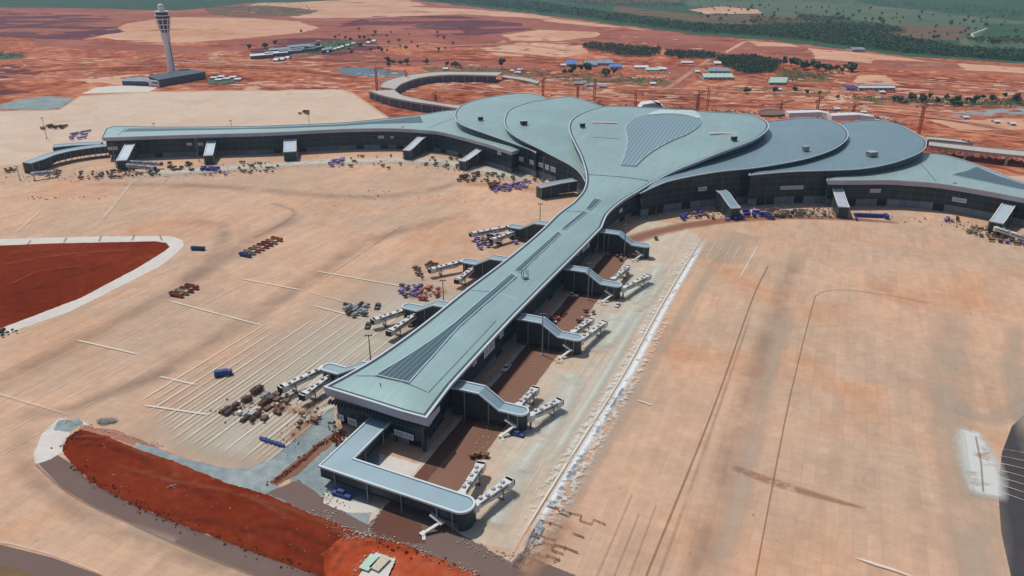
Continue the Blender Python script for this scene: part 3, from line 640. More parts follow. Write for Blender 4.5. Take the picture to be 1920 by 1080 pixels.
# centre petal running into the pier
CR=[S(-29.5,2.8,20),S(-15,1.4,20),S(0,0,20),S(40,-1,20),S(80,-1.6,20),S(120,-1.4,20),S(160,-1,20),S(200,-.6,20),S(240,-.6,20)]
CR2=cat([S(240,-.6,20)]+A3([(1141,401,20),(1168,377,21),(1196,360,23),(1234,337.5,27),(1271,319,32),(1318,300,37),(1347,288,40),(1413,263,44),(1440,243,46),(1437,228,46),(1413,217,46),(1385,213,46)]),5)
CB=cat(A3([(1385,213,46),(1306,209,46),(1247,204,46),(1164,200,45),(1127,201,44)]),5)
CL=cat(A3([(1127,201,44),(1102,208,44),(1081,217.5,44),(1068,230,43),(1067,247,41),(1077,270,37),(1087,290,33),(1095,313,28),(1098.5,330,25),(1097.5,347,22),(1091,362,20.5),(1074,381,20)]),5)
CL2=cat([CL[-1],S(257.9,-41,20),S(222,-39.4,20),S(186,-39,20),S(142,-40,20),S(101,-42,20),S(49,-43,20),S(11.6,-45.7,20),S(-9.6,-49.3,20),S(-25,-53,20)],4)
CF=[S(-26.5,-40,20.3),S(-28,-25,20.4),S(-29.3,-10,20.2)]
PC=roof('C',CR[:-1]+CR2+CB[1:]+CL[1:]+CL2[1:]+CF,'roof',3.0,22,rim=2.6,fas=2.6,fin_=1.4,fasmat='fascia',wallin=3.4,zb=5)
ZB=cat(A3([(1097,342,20),(1089,328,21),(1073,313,22.5),(1040,295,26),(1007,278,29),(980,265,32),(957,250,35),(947,237,37),(946,222,38),(957,205,38),(990,193,38),(1020,187.5,38),(1050,183,38),(1072,182,38),(1107,192,38),(1133,202,38)]),5)
roof('B',ZB+A3([(1120,225,36),(1110,270,30),(1110,310,22),(1106,340,18.5)]),'roof',2.2,20,rim=2.1,low=.4,zb=6.6,fas=.8,fin_=.5,fasmat='fasciad',wallin=1.6)
ZA=cat(A3([(1005,288,25),(990,280,26),(957,268,28),(915,253,30.5),(873,238,32),(856,227,33),(853,213,33),(865,198,33),(895,187,33),(923,181.7,33),(955,177,33),(987,175.5,33),(1010,179,33),(1030,187,33)]),5)
roof('A',ZA+A3([(1020,210,30),(1000,240,28),(1005,270,26)]),'roof',2.0,20,rim=2.1,low=.4,zb=6.6,fas=.8,fin_=.5,fasmat='fasciad',wallin=1.8)
Z2=cat(A3([(1200,364,21.5),(1237,347,26),(1271,336.6,28),(1346,323,31),(1421,315,32),(1496,302,34.5),(1540,290,36),(1570,277,37.5),(1588,262,38),(1590,250,38),(1580,237,38),(1560,227,38),(1535,222,38),(1500,222,38),(1440,228,38)]),5)
roof('D',Z2+A3([(1395,245,36),(1330,280,32),(1250,322,26),(1195,358,20.5)]),'roof_skytone',2.2,20,rim=2.1,low=.4,zb=6.6,fas=1.2,fin_=.6,fasmat='fasciad',wallin=2.0)
Z3=cat(A3([(1403,329.5,28.5),(1480,323,29),(1567,320,30),(1613,317.5,30.5),(1655,311,31.5),(1693,300.5,32.5),(1728,285,33),(1737.5,271,33),(1732,260,33),(1702,242,33),(1680,233,33),(1647,226,33),(1610,227,33),(1580,230,33)]),5)
roof('E',Z3+A3([(1540,250,30),(1480,275,28),(1410,318,26)]),'roof_skytone',2.0,20,rim=2.1,low=.4,zb=6.6,fas=1.2,fin_=.6,fasmat='fasciad',wallin=2.0)
# wings
WLf=cat(A3([(190,259,24),(247,257,24),(370,253,24),(497,249.5,24),(620,243.5,24),(680,241.7,24),(740,241.5,24),(800,245,24),(830,249,24),(875,260,24),(918,272,24),(960,286,23.5)]),5)
WLb=cat(A3([(925,215,23),(853,207,23.5),(790,215.5,24),(720,223,24),(640,230.5,24),(533,235,24),(460,237.5,24),(300,238.5,24),(233,237,24),(212,237.5,24)]),4)
roof('WL',WLf+A3([(990,275,22),(985,235,22)])+WLb+A3([(198,242,24)]),'roofw',1.6,14,rim=1.6,fas=3.6,fin_=1.5,wallin=3.4,label='pale roof of the long straight left wing')
WRf=cat(A3([(1549,338.5,24),(1600,339,24),(1665,338.5,24),(1702,340.5,24),(1756,344.5,24),(1822,354.5,24),(1920,372.5,24),(2020,396,24),(2120,425,24)]),5)
WRb=cat(A3([(2160,408,24),(2040,375,24),(1920,343,24),(1875,326,24),(1831,309,24),(1790,296,24),(1767,290.5,24),(1739,288,24),(1700,291,23.5)]),4)
roof('WR',WRf+WRb+A3([(1640,308,22),(1560,322,22)]),'roofw',1.6,14,rim=1.6,fas=4.0,fin_=1.5,wallin=3.4,low=.4,zb=6.6,label='pale green grey roof of the right wing')
def onroof(key,x,y,z0=24,dz=0):
    z=z0
    for _ in range(6):
        p=at(x,y,z); z=float(ZF[key]([(p.x,p.y)])[0])+dz
    return at(x,y,z)
def roofpatch(name,key,P,mat,dz=.25,step=5,rimw=0.0,z0=None,parent=TERM):
    P=ccw(P); vs,fs=fill([(p[0],p[1]) for p in P],step); zz=ZF[key](vs)+dz
    mb=MB(); mb.v=[(v[0],v[1],z) for v,z in zip(vs,zz)]; mb.f=[q if area2([mb.v[i] for i in q])>0 else q[::-1] for q in fs]
    mb.uv=[[(mb.v[i][0],mb.v[i][1]) for i in q] for q in mb.f]
    zp=ZF[key]([(p[0],p[1]) for p in P]); n=len(P)
    for i in range(n):
        j=(i+1)%n; mb.face([(P[i][0],P[i][1],zp[i]-.2),(P[j][0],P[j][1],zp[j]-.2),(P[j][0],P[j][1],zp[j]+dz),(P[i][0],P[i][1],zp[i]+dz)])
    o=mb.build(name,mat,parent,smooth=False)
    if rimw:
        r=MB(); O=offset([Vector((p[0],p[1],0)) for p in P],-rimw)
        for i in range(n):
            j=(i+1)%n; r.face([(O[i].x,O[i].y,zp[i]+dz+.25),(O[j].x,O[j].y,zp[j]+dz+.25),(P[j][0],P[j][1],zp[j]+dz+.25),(P[i][0],P[i][1],zp[i]+dz+.25)])
            r.face([(O[i].x,O[i].y,zp[i]-.2),(O[j].x,O[j].y,zp[j]-.2),(O[j].x,O[j].y,zp[j]+dz+.25),(O[i].x,O[i].y,zp[i]+dz+.25)])
            r.face([(P[i][0],P[i][1],zp[i]+dz+.25),(P[j][0],P[j][1],zp[j]+dz+.25),(P[j][0],P[j][1],zp[j]+dz),(P[i][0],P[i][1],zp[i]+dz)])
        q=r.build('skylight_frame','rim',parent)
    return o
def onr(key,L,z0=22): return [onroof(key,x,y,z0) for x,y in L]
SR=onr('C',[(766.7,717.3),(812,667),(860,613),(930,552),(968,519)]); SL=onr('C',[(959,514),(920,548),(886.7,576.7),(853,606.7),(806.7,641),(756.7,673.5),(706,703.5)])
roofpatch('skylight','C',SR+SL+onr('C',[(733,710)]),'sky1',.3,4,.45)
roofpatch('skylight','C',onr('C',[(975,511),(1052,438.5),(1046,435.5),(965,508)]),'sky1',.3,4,.35)
roofpatch('skylight','C',onr('C',[(1060,431),(1100,399),(1094,397),(1053,430)]),'sky1',.3,4,.35)
roofpatch('skylight','C',onr('C',[(1107,394),(1127,375.5),(1114,373.5),(1099,392)]),'sky1',.3,4,.35)
LF=cat(onr('C',[(1191,312),(1206,297.5),(1226.7,282.5),(1258,265),(1289,252),(1310,237),(1314,226),(1306,212),(1297,209)],44),4)+cat(onr('C',[(1240,209),(1214,217),(1193,223.5),(1179,232.5),(1173,243),(1176,256),(1176.7,269.6),(1172.5,288),(1165,310)],44),4)
roofpatch('skylight','C',LF,'sky2',1.1,5,.5)
roofpatch('skylight_hood','C',cat(onr('C',[(1300,209.5),(1313,224),(1290,219),(1265,216),(1240,216),(1214,217.5),(1238,208.5)],46),3),'hood',1.7,5)
# wing glazing
roofpatch('skylight','WL',onr('WL',[(230,247),(370,243.5),(530,240.3),(640,236),(700,232),(793,230),(788,218),(720,225.5),(640,233),(533,237.2),(460,240),(300,241),(242,241)],25),'sky3',.25,6)
roofpatch('skylight','WR',onr('WR',[(1784,328.5),(1850,342),(1920,357),(2040,387),(2030,377),(1920,346),(1874,331),(1832,313.5)],25),'sky3',.25,6,.5)
# expansion seams across the roofs, slightly proud dark strips
def seam(key,px,w_=.7,mat='gutter',dz=.12,z0=24):
    P=[onroof(key,x,y,z0,0) for x,y in px]; Q=[]
    for a,b in zip(P,P[1:]):
        m=max(2,int((b-a).length/4)); Q+= [a.lerp(b,i/m) for i in range(m)]
    Q.append(P[-1]); zz=ZF[key]([(q.x,q.y) for q in Q]); mb=MB()
    for i in range(len(Q)-1):
        d=(Q[i+1]-Q[i]); d.z=0; d.normalize(); n_=Vector((-d.y,d.x,0))*w_/2
        a,b=Q[i].copy(),Q[i+1].copy(); a.z=zz[i]+dz; b.z=zz[i+1]+dz
        mb.face([a-n_,b-n_,b+n_,a+n_]); mb.face([a+n_,b+n_,(b+n_)-Vector((0,0,.4)),(a+n_)-Vector((0,0,.4))]); mb.face([b-n_,a-n_,(a-n_)-Vector((0,0,.4)),(b-n_)-Vector((0,0,.4))])
    mb.build('roof_seam',mat,TERM)
seam('C',[(1102,328),(1130,329),(1175,333),(1216,341)],1.0,'gutter')
seam('C',[(668,705),(700,705),(766,720),(800,735)],.35,'gutter')
seam('C',[(884,545),(920,547)],.4,'gutter'); seam('C',[(936,550),(972,562)],.5,'rim')
seam('C',[(1062,396),(1092,397)],.4,'gutter'); seam('C',[(1108,399),(1126,404)],.5,'rim')
seam('C',[(1112,257),(1162,260)],.8,'gutter',z0=44)
seam('C',[(803,737),(830,708),(880,655),(930,602)],.25,'gutter')
seam('B',[(951,228),(975,232),(1010,242),(1050,254)],.7,'rim',z0=38)
seam('A',[(922,184),(960,191),(985,194)],.8,'rim',z0=34)
seam('E',[(1600,232),(1640,234),(1690,238)],.5,'rim',z0=34); seam('C',[(1312,216),(1340,222),(1410,230)],.6,'rim',z0=46)
seam('D',[(1430,246),(1500,241),(1580,242)],.5,'rim',z0=39)
seam('WR',[(1726,307),(1740,322),(1755,341)],.5,'gutter')
seam('WL',[(805,240),(830,229),(852,222)],.6,'gutter'); seam('WL',[(222,253),(231,245),(236,239)],.4,'gutter')
# louvres under the pier's front eave, corner columns
FE=[S(-25,-53,20),S(-26.5,-40,20.3),S(-28,-25,20.4),S(-29.3,-10,20.2),S(-29.5,2.8,20)]; ff=MB()
for a,c in zip(FE,FE[1:]):
    k_=Vector((U2.x,U2.y,0))*1.5-Vector((0,0,4.6)); o_=Vector((U2.x,U2.y,0))*-.12
    ff.face([a+o_+k_,c+o_+k_,c+o_,a+o_]); k2=Vector((U2.x,U2.y,0))*4.6-Vector((0,0,4.7)); ff.face([a+k2,c+k2,c+o_+k_,a+o_+k_])
for E_,sg in ((FE[0],1),(FE[-1],-1)):
    q=Vector((U2.x,U2.y,0)); t_=Vector((N2.x,N2.y,0))*sg; ff.face([E_,E_+q*1.5-Vector((0,0,4.6)),E_+q*12-Vector((0,0,2.6)),E_+q*12])
ff.build('front_fascia','fascia',TERM)
lv=MB()
for i in range(30):
    f=(i+.5)/30; a=S(-25.6,-50,0).lerp(S(-26.8,-.6,0),f); a=a-Vector((U2.x,U2.y,0))*.6; lv.box((a.x,a.y,14.4),(2.0,.5,1.8),PIER_ROT)
lv.build('eave_bracket','soffit',TERM)
for s_,t_ in ((-25.6,-1.2),(-23.5,-17),(-22.5,-31),(-21,-47)):
    c=MB(); c.box(tuple(S(s_,t_,2.5)),(1.4,1.4,5),PIER_ROT); c.build('column','fasciad',TERM)
bd=MB(); bd.prism([S(-26.6,-.4),S(-22.6,-49.4),S(-21.9,-49.4),S(-26,-.4)],12.0,15.2); bd.build('facade_band','fasciad',TERM)
# round the throat and pier: slender masts carrying the eave
for x,yb,yt in ((961.7,643,600),(1270.7,389,345),(1131,478,430)):
    m=MB(); b=at(x,yb,0); m.tube((b.x,b.y,0),(b.x,b.y,17.4),.35,.35,8); m.build('eave_column','steel',TERM)

# ================================================================ boarding corridors and bridges
CORR='boarding corridors along the terminal'
def corridor(path,w_,zs,wallto,label,roofmat='croof',round_end=True,legs=True,cap=0):
    """path: plan points of the centre line, zs: roof height at each, wallto: underside of the wall at each"""
    P=[Vector((p[0],p[1],0)) for p in path]; n=len(P)
    T=thing('boarding_corridor',label,'boarding corridor',(P[-1].x,P[-1].y,0),0,CORR)
    def side(i,sg,ww):
        d=(P[min(i+1,n-1)]-P[max(i-1,0)]).normalized()
        if 0<i<n-1:
            d1=(P[i]-P[i-1]).normalized(); d2=(P[i+1]-P[i]).normalized(); m=(d1+d2).normalized(); k_=1/max(.35,m.dot(d1)); d=m
        else: k_=1
        return P[i]+Vector((-d.y,d.x,0))*sg*ww/2*k_
    Lr=[side(i,1,w_) for i in range(n)]; Rr=[side(i,-1,w_) for i in range(n)]; zl=list(zs); wt=list(wallto)
    ring=[(Lr[i],zs[i],wt[i]) for i in range(n)]
    d=(P[-1]-P[-2]).normalized(); e=Vector((-d.y,d.x,0)); endp=[]
    if round_end:
        for j in range(1,12):
            a=math.pi*j/12; endp.append((P[-1]+e*math.cos(a)*w_/2+d*math.sin(a)*w_/2*.9,zs[-1],cap))
    ring=ring+endp+[(Rr[i],zs[i],wt[i]) for i in range(n-1,-1,-1)]
    m=MB(); nl=n
    for i in range(n-1): m.face([Rr[i]+Vector((0,0,zs[i])),Rr[i+1]+Vector((0,0,zs[i+1])),Lr[i+1]+Vector((0,0,zs[i+1])),Lr[i]+Vector((0,0,zs[i]))])
    if endp: m.face([Rr[-1]+Vector((0,0,zs[-1]))]+[p+Vector((0,0,z)) for p,z,_ in endp[::-1]]+[Lr[-1]+Vector((0,0,zs[-1]))])
    m.build('corridor_roof',roofmat,T)
    r=MB(); wl=MB(); k_=len(ring); gt=MB()
    cen=sum((p for p,_,_ in ring),Vector())/k_
    def inw(i,dd):
        a=ring[max(i-1,0)][0]; b=ring[min(i+1,k_-1)][0]; t=(b-a).normalized(); nn=Vector((t.y,-t.x,0)); return ring[i][0]+nn*dd
    sgn=1
    # which way is inside: towards centre line
    if (inw(0,1)-P[0]).length>(ring[0][0]-P[0]).length: sgn=-1
    for i in range(k_-1):
        (a,za,wa),(b,zb,wb)=ring[i],ring[i+1]
        v=lambda p,z:(p.x,p.y,z)
        ai,bi=inw(i,.7*sgn),inw(i+1,.7*sgn); ao,bo=inw(i,-.25*sgn),inw(i+1,-.25*sgn); aw,bw=inw(i,.5*sgn),inw(i+1,.5*sgn)
        ag,bg_=inw(i,.95*sgn),inw(i+1,.95*sgn)
        r.face([v(ao,za-.5),v(bo,zb-.5),v(bo,zb+.35),v(ao,za+.35)]); r.face([v(ao,za+.35),v(bo,zb+.35),v(bi,zb+.35),v(ai,za+.35)]); r.face([v(ai,za+.35),v(bi,zb+.35),v(bi,zb-.1),v(ai,za-.1)])
        gt.face([v(ai,za+.03),v(bi,zb+.03),v(bg_,zb+.03),v(ag,za+.03)])
        wl.face([v(aw,wa),v(bw,wb),v(bw,zb-.05),v(aw,za-.05)])
        r.face([v(aw,za-.5),v(bw,zb-.5),v(bo,zb-.5),v(ao,za-.5)])
    r.build('roof_edge','rim' if roofmat=='croof' else 'white',T); gt.build('gutter','gutter',T); wl.build('corridor_wall','cwall',T)
    fl=MB()
    for i in range(n-1):
        v=lambda p,z:(p.x,p.y,z); fl.face([v(Lr[i],wt[i]+.05),v(Lr[i+1],wt[i+1]+.05),v(Rr[i+1],wt[i+1]+.05),v(Rr[i],wt[i]+.05)])
    fl.build('corridor_floor','soffit',T)
    if legs:
        pts=[]
        for i in range(n-1):
            L=(P[i+1]-P[i]).length
            for j in range(max(1,int(L/14))): pts.append((i,(j+.5)/max(1,int(L/14))))
        pts.append((n-2,.98))
        for i,f in pts:
            for s_ in (1,-1):
                A_=(Lr if s_>0 else Rr); b=A_[i].lerp(A_[i+1],f); b+= (P[i].lerp(P[i+1],f)-b).normalized()*.1; z=zs[i]*(1-f)+zs[i+1]*f
                o_=(b-P[i].lerp(P[i+1],f)).normalized()*.35; b=b+o_
                c=MB(); c.tube((b.x,b.y,0),(b.x,b.y,z-.6),.28,.28,8); c.build('column','steel',T)
    return T
def stair(p,rz,label,h=6.0):
    "white dog-leg escape stair"
    T=thing('escape_stair',label,'stair',(p[0],p[1],0),rz,'white escape stairs beside the boarding corridors')
    a=MB(); a.bar((0,0,h),(4.5,1.2,h*.62),1.3,.5); a.bar((4.5,1.2,h*.62),(2.2,-5.5,h*.2),1.3,.5); a.bar((2.2,-5.5,h*.2),(4.5,-7.2,.25),1.3,.5); a.build('flight','white',T)
    
    for q,zz in (((4.6,1.3),h*.62),((2.1,-5.6),h*.2)): l=MB(); l.box((*q,zz),(2.2,2.2,.3)); l.build('landing','white',T)
    for q,zz in (((4.6,1.3),h*.62),((2.1,-5.6),h*.2)):
        c=MB(); c.tube((q[0],q[1],0),(q[0],q[1],zz),.14,.14,6); c.build('post','steel',T)
    rl=MB(); rl.bar((0,.6,h+1),(4.5,1.8,h*.62+1),.08,.08); rl.bar((5.1,1.2,h*.62+1),(2.8,-5.5,h*.2+1),.08,.08); rl.build('handrail','white',T)
    return T
def jetbridge(a,b,label,za=6.5,zb=5.2,mat='white',cabturn=0):
    "telescoping boarding bridge from rotunda a to cab b"
    a=Vector((a[0],a[1],0)); b=Vector((b[0],b[1],0)); d=(b-a); L=d.length; rz=math.atan2(d.y,d.x)
    T=thing('jet_bridge',label,'jet bridge',(a.x,a.y,0),rz,'telescoping white jet bridges'); ORG[T.name]=(0,0,0)
    zt=lambda x:za+(zb-za)*x/L
    m=MB(); m.lathe((0,0,0),[(0,za+1.7),(1.9,za+1.5),(2.0,za+1.2),(2.0,za-1.6),(0,za-1.6)],14); m.build('rotunda',mat,T)
    m=MB(); m.tube((0,0,0),(0,0,za-1.5),.5,.5,10); m.box((0,0,.2),(2.4,2.4,.4)); m.build('pedestal','steel',T)
    def tun(x0,x1,w_,h_,nm):
        q=MB(); q.bar((x0,0,zt(x0)),(x1,0,zt(x1)),w_,h_)
        k_=max(3,int((x1-x0)/1.6))
        for i in range(k_+1):
            x=x0+(x1-x0)*i/k_
            for s_ in (-1,1): q.box((x,s_*(w_/2+.04),zt(x)),(.14,.12,h_+.1))
            q.box((x,0,zt(x)+h_/2+.04),(.14,w_+.1,.1))
        return q.build(nm,mat,T)
    t1=tun(1.4,L*.55,2.5,2.7,'tunnel'); t2=tun(L*.42,L*.97,3.0,3.1,'tunnel')
    wd=MB()
    for (x0,x1,w_) in ((2.4,L*.40,2.5),(L*.46,L*.92,3.0)):
        for s_ in (-1,1): wd.bar((x0,s_*(w_/2+.06),zt(x0)+.35),(x1,s_*(w_/2+.06),zt(x1)+.35),.05,.75)
    wd.build('window_band','fasciad',T)
    c=MB(); c.box((L+.6,0,zt(L)),(3.6,3.9,3.3),cabturn); c.box((L+2.0,0,zt(L)+1.5),(2.0,3.6,.3),cabturn); cb=c.build('cab',mat,T)
    g_=MB(); g_.box((L+2.9,0,zt(L)),(.9,3.4,2.9),cabturn); g_.build('canopy','dark',T)
    x=L*.78; z=zt(x)-1.7
    lg=MB()
    for s_ in (-1,1): lg.tube((x,s_*1.9,.7),(x,s_*1.9,z+2.6),.22,.22,8); 
    lg.box((x,0,z-.1),(.7,4.4,.5)); lg.box((x,0,1.0),(.8,3.2,.5)); lg.build('lift_column','steel',T)
    for s_ in (-1,1):
        wh=MB(); wh.tube((x,s_*1.25,.6),(x,s_*1.75,.6),.6,.6,12); wh.build('wheel','dark',T)
    ac=MB()
    for j,xx in enumerate((L*.2,L*.36,L*.6,L*.74,L*.9)):
        ac.box((xx,(-.5 if j%2 else .5),zt(xx)+1.95),(1.5,1.1,.8))
    ac.build('roof_unit','offgrey',T)
    ub=MB(); ub.bar((L*.22,0,zt(L*.22)-1.75),(L*.5,0,zt(L*.5)-1.95),1.2,.7); ub.build('under_duct','dark',T)
    st=MB(); st.bar((L*.88,2.3,zt(L)-1.2),(L*.66,2.9,.3),.9,.18); st.build('service_stair','steel',T)
    return T
W7=7.6
rn=['nearest the L-shaped front corridor','second from the front end','third from the front end','last before the petal roofs']
for i in range(4):
    s0=7.4+i*80-(i==3)*2
    corridor([S(s0,-3),S(s0,11.5),S(s0,21.5),S(s0+.2,31)],W7,[16,16,9.5,9.3],[2.2,2.6,3.0,3.0],'blue grey roofed stepping corridor on the right of the pier, '+rn[i],'croof')
    stair(tuple(S(s0-4.6,25)),PIER_ROT-math.pi/2-.25,'white zigzag stair at the foot of the right hand corridor '+rn[i])
for i in range(4):
    s0=5.5+i*80
    corridor([S(s0,-40 if i<3 else -38),S(s0,-54),S(s0+.5,-65),S(s0+1,-73.5)],W7,[16,16,10,10],[2.6,2.6,3.0,3.0],'blue grey roofed stepping corridor on the left of the pier, '+rn[i].replace('nearest the L-shaped front corridor','nearest the front end'),'croof')
# L-shaped corridor at the front
corridor([S(-24,-24,0),S(-58,-24.2,0),S(-61.5,35,0)],10.4,[9.8,9.4,9.4],[4.6,4.4,4.4],'wide L-shaped blue grey corridor standing on columns in front of the pier end','croof',cap=.0)
stair(tuple(S(-67,24)),PIER_ROT-math.pi/2-.35,'white zigzag stair under the rounded end of the L-shaped front corridor',5.2)
XY=lambda x,y,z=6.5:at(x,y,z)
jb=[((865,930),(899,873),'longer standing cream jet bridge pointing up from the rounded end of the L-shaped corridor'),
((890,950),(950,903),'outer cream jet bridge with a long shadow at the rounded end of the L-shaped corridor'),
((972,763),(1001,730),'inner jet bridge at the right hand corridor nearest the front'),
((995,781),(1044,752),'outer jet bridge at the right hand corridor nearest the front'),
((1075,625),(1105,600),'inner jet bridge at the second right hand corridor'),((1088,640),(1130,605),'outer jet bridge at the second right hand corridor'),
((1150,525),(1175,500),'inner jet bridge at the third right hand corridor'),((1169,542),(1213,517),'outer jet bridge at the third right hand corridor'),
((606,692),(534,722),'outer jet bridge at the left hand corridor nearest the front'),((624,703),(573,736),'inner jet bridge at the left hand corridor nearest the front'),
((768,580),(706,597),'outer jet bridge at the second left hand corridor'),((785,588),(734,618),'inner jet bridge at the second left hand corridor'),
((871,491),(812,503),'outer jet bridge at the third left hand corridor'),((892,501),(860,522),'inner jet bridge at the third left hand corridor'),
((963,425),(888,436),'outer jet bridge at the fourth left hand corridor'),((978,431),(926,447),'inner jet bridge at the fourth left hand corridor'),
((247,304),(298,305),'rear jet bridge at the leftmost ramp shaped corridor of the left wing'),((240,310),(286,313),'front jet bridge at the leftmost ramp shaped corridor of the left wing'),
((62,326),(98,321),'grey jet bridge under the far end of the long left corridor'),((1868,429),(1935,447),'long jet bridge at the right edge of the photo below the right wing')]
for a,b,l in jb: jetbridge(XY(*a),XY(*b),l,mat='white' if 'left wing' not in l and 'grey' not in l else 'offgrey')
# wing corridors: top centre px, bottom centre px, width px at bottom, base y
wingc=[((243,272),(227,301),19,319,'first ramp shaped corridor from the left on the left wing'),((397,263.5),(390,291.5),17,308,'second ramp shaped corridor from the left on the left wing'),
((544,256.5),(543.5,284.5),24,302,'wide ramp shaped corridor third from the left on the left wing'),((789,258.5),(762,282),15,300,'fourth ramp shaped corridor on the left wing'),
((905,276.5),(866,302),15,319,'ramp shaped corridor beside the outermost left petal'),
((1357,361),(1380,390),20,411,'grey ramp shaped corridor leaning right under the inner right petal'),((1569,351),(1583,388),20,409,'ramp shaped corridor where the right wing eave begins'),
((1892,383),(1868,417),24,441,'ramp shaped corridor at the right edge of the photo')]
for (x0,y0),(x1,y1),wp,yb,l in wingc:
    e=at(x1,yb,0); hb=max(6.5,min(11,(yb-y1)/1.0*mpp(x1,yb)/.93)); e2=at(x1,y1,hb)
    a=at(x0,y0,16.5); w_=wp*mpp(x1,y1,hb)*.95
    d=Vector((e2.x-a.x,e2.y-a.y,0)); L=d.length; d.normalize()
    A=Vector((a.x,a.y,0)); E_=Vector((e2.x,e2.y,0))
    corridor([A-d*6,A+d*2,A+d*(L*.78),E_],w_,[16.8,16.5,hb+.8,hb],[2.5,2.5,2.5,.0],'pale roofed '+l,'croofl' if 'grey' not in l and 'leaning' not in l else 'croof',round_end=False,legs=True)
    end=[o for o in C.objects][-1]
    T_=[o for o in C.objects if o.name.startswith('boarding_corridor') and o.type=='EMPTY'][-1]
    pd=Vector((-d.y,d.x,0)); q=MB(); i0=E_-d*.3; q.prism([i0+pd*w_/2*.95-d*6,i0-pd*w_/2*.95-d*6,i0-pd*w_/2*.95,i0+pd*w_/2*.95],0.0,hb-.3); q.build('stair_core','cwall',T_)
corridor([at(1078,337,13),at(1046,342,12.5),at(1010,350,11)],9,[13,12.5,11],[3,3,0],'low corridor reaching left from the throat between pier and petals','croof',round_end=False)
T_=[o for o in C.objects if o.name.startswith('boarding_corridor') and o.type=='EMPTY'][-1]
# long far left corridor and its parallel one
corridor(cat([at(200,272,12),at(170,275,12),at(130,281,12),at(95,289,12)],3)+[at(72,298,11.5),at(50,305,11)],12,[12]*10+[11.5,11],[4.5]*10+[2,0],'long slate sided corridor curving away from the end of the left wing','croof',round_end=False)
corridor([at(190,268,9),at(140,270,9),at(98,274,9)],13,[9,9,9],[2,2,0],'low grey flat corridor running behind the long curving one at far left','croof',round_end=False,legs=False)

# ================================================================ banners on the facades
def hit(x,y):
    "nearest facade plan segment under that pixel"
    p=at(x,y,0); dx,dy=p.x,p.y; best=None
    for (x0,y0,x1,y1,zt) in WALLS:
        ex,ey=x1-x0,y1-y0; den=dx*ey-dy*ex
        if abs(den)<1e-9: continue
        t=(x0*ey-y0*ex)/den; u_=(x0*dy-y0*dx)/den
        if -0.02<=u_<=1.02 and t>0:
            z=H*(1-t)
            if -1<z<zt+3 and (best is None or t<best[0]): best=(t,math.atan2(ey,ex),z)
    return best
def glyphs(mb,x0,x1,z0,z1,n,y=-.12,seed=0):
    "short strokes standing for the blurred characters of the banner"
    r=random.Random(seed); w_=(x1-x0)/n
    for i in range(n):
        a=x0+w_*(i+.15); b=x0+w_*(i+.85); h_=z1-z0; t=min(.12*h_,.22)
        for kk in range(3):
            zz=z0+h_*(.12+.36*kk+r.uniform(-.04,.04)); e=b if r.random()<.7 else (a+b)/2
            mb.box(((a+e)/2,y,zz),(e-a,.04,t))
        for xx in (a,b) if r.random()<.6 else ((a+b)/2,): mb.box((xx,y-.005,(z0+z1)/2),(t,.04,h_*.8))
def banner(x0,y0,x1,y1,label,n=3,mat='signk',grp='white banners hung on the terminal facade'):
    xc,yc=(x0+x1)/2,(y0+y1)/2; h=hit(xc,yc)
    if not h: print('NO HIT',label); return
    t,ang,z=h; p=at(xc,yc,0)*t; h0=hit(x0+.5,yc); h1=hit(x1-.5,yc); W_=None
    a=at(x0,yc,0)*(h0[0] if h0 else t); b=at(x1,yc,0)*(h1[0] if h1 else t); W_=max(2.0,math.dist(a[:2],b[:2]))
    if W_>90: W_=(x1-x0)*mpp(xc,yc,z)
    Hh=(y1-y0)*mpp(xc,yc,z)*1.0
    n_=Vector((math.sin(ang),-math.cos(ang),0))           # outward for a ccw outline
    T=thing('banner',label,'banner',(p.x+n_.x*.35,p.y+n_.y*.35,z),ang,grp); ORG[T.name]=(0,0,0)
    m=MB(); m.box((0,0,0),(W_,.15,Hh)); m.build('cloth','sign',T)
    g_=MB(); glyphs(g_,-W_*.44,W_*.44,-Hh*.36,Hh*.36,n,seed=int(x0)); g_.build('lettering',mat,T)
    return T
for a in [(631,775,646.5,788,'small white banner nearest the left corner of the pier front',2),(653,783,670,797.5,'white banner second from the left corner of the pier front',3),(740,808,776,821,'white banner with blue lettering right of the front corridor joint',5,'signr'),
(885,674,893,685,'small white banner low on the right pier wall nearest the front corridor',1),(906,643,927,663,'long white banner on the right pier wall',5),(935,622,943,633,'small white banner just above the long one on the right pier wall',1),
(1081,468,1087,477,'first of three small white banners high on the right pier wall',1),(1091,462,1097,471,'middle of three small white banners high on the right pier wall',1),(1098.5,456,1104.5,465,'last of three small white banners high on the right pier wall',1),
(1160,391,1167,398,'small pale banner on the wall curving into the throat',2),(1196,372,1208,380,'white banner on the curve between pier and right petals',4),
(1309,350,1325,358,'white banner left of the grey leaning corridor under the inner right petal',4),(1441,348,1531,355,'very long white banner with dark lettering under the outer right petal',16),
(1631,354,1651,361,'white banner on the right wing above the blue containers',4),(1785,371,1813,379,'pale banner on the right wing beside the tall lamp mast',5),
(933,283,940,290,'lone white square banner under the outermost left petal',1),(973,294,982,302,'first white banner in the row of five under the left petals',2),(993,300,1001.5,308,'second white banner in the row of five under the left petals',2),
(1009.5,305,1020,313,'third white banner in the row of five under the left petals',3),(1022.5,309,1030,318,'fourth and narrowest white banner in the row under the left petals',2),(1032.5,313,1042.5,322,'last white banner in the row under the left petals',3),
(709,254.5,720,259.5,'white banner between the third and fourth left wing corridors',3),(732,255.5,738,259,'tiny grey banner right of the third left wing corridor',1),(350,268,360,272.5,'small white banner left of the second left wing corridor',2),(371,267.5,381,273,'white banner touching the second left wing corridor',3),
(202,275,221,281,'white lettering board near the end of the left wing',3)]: banner(*a)
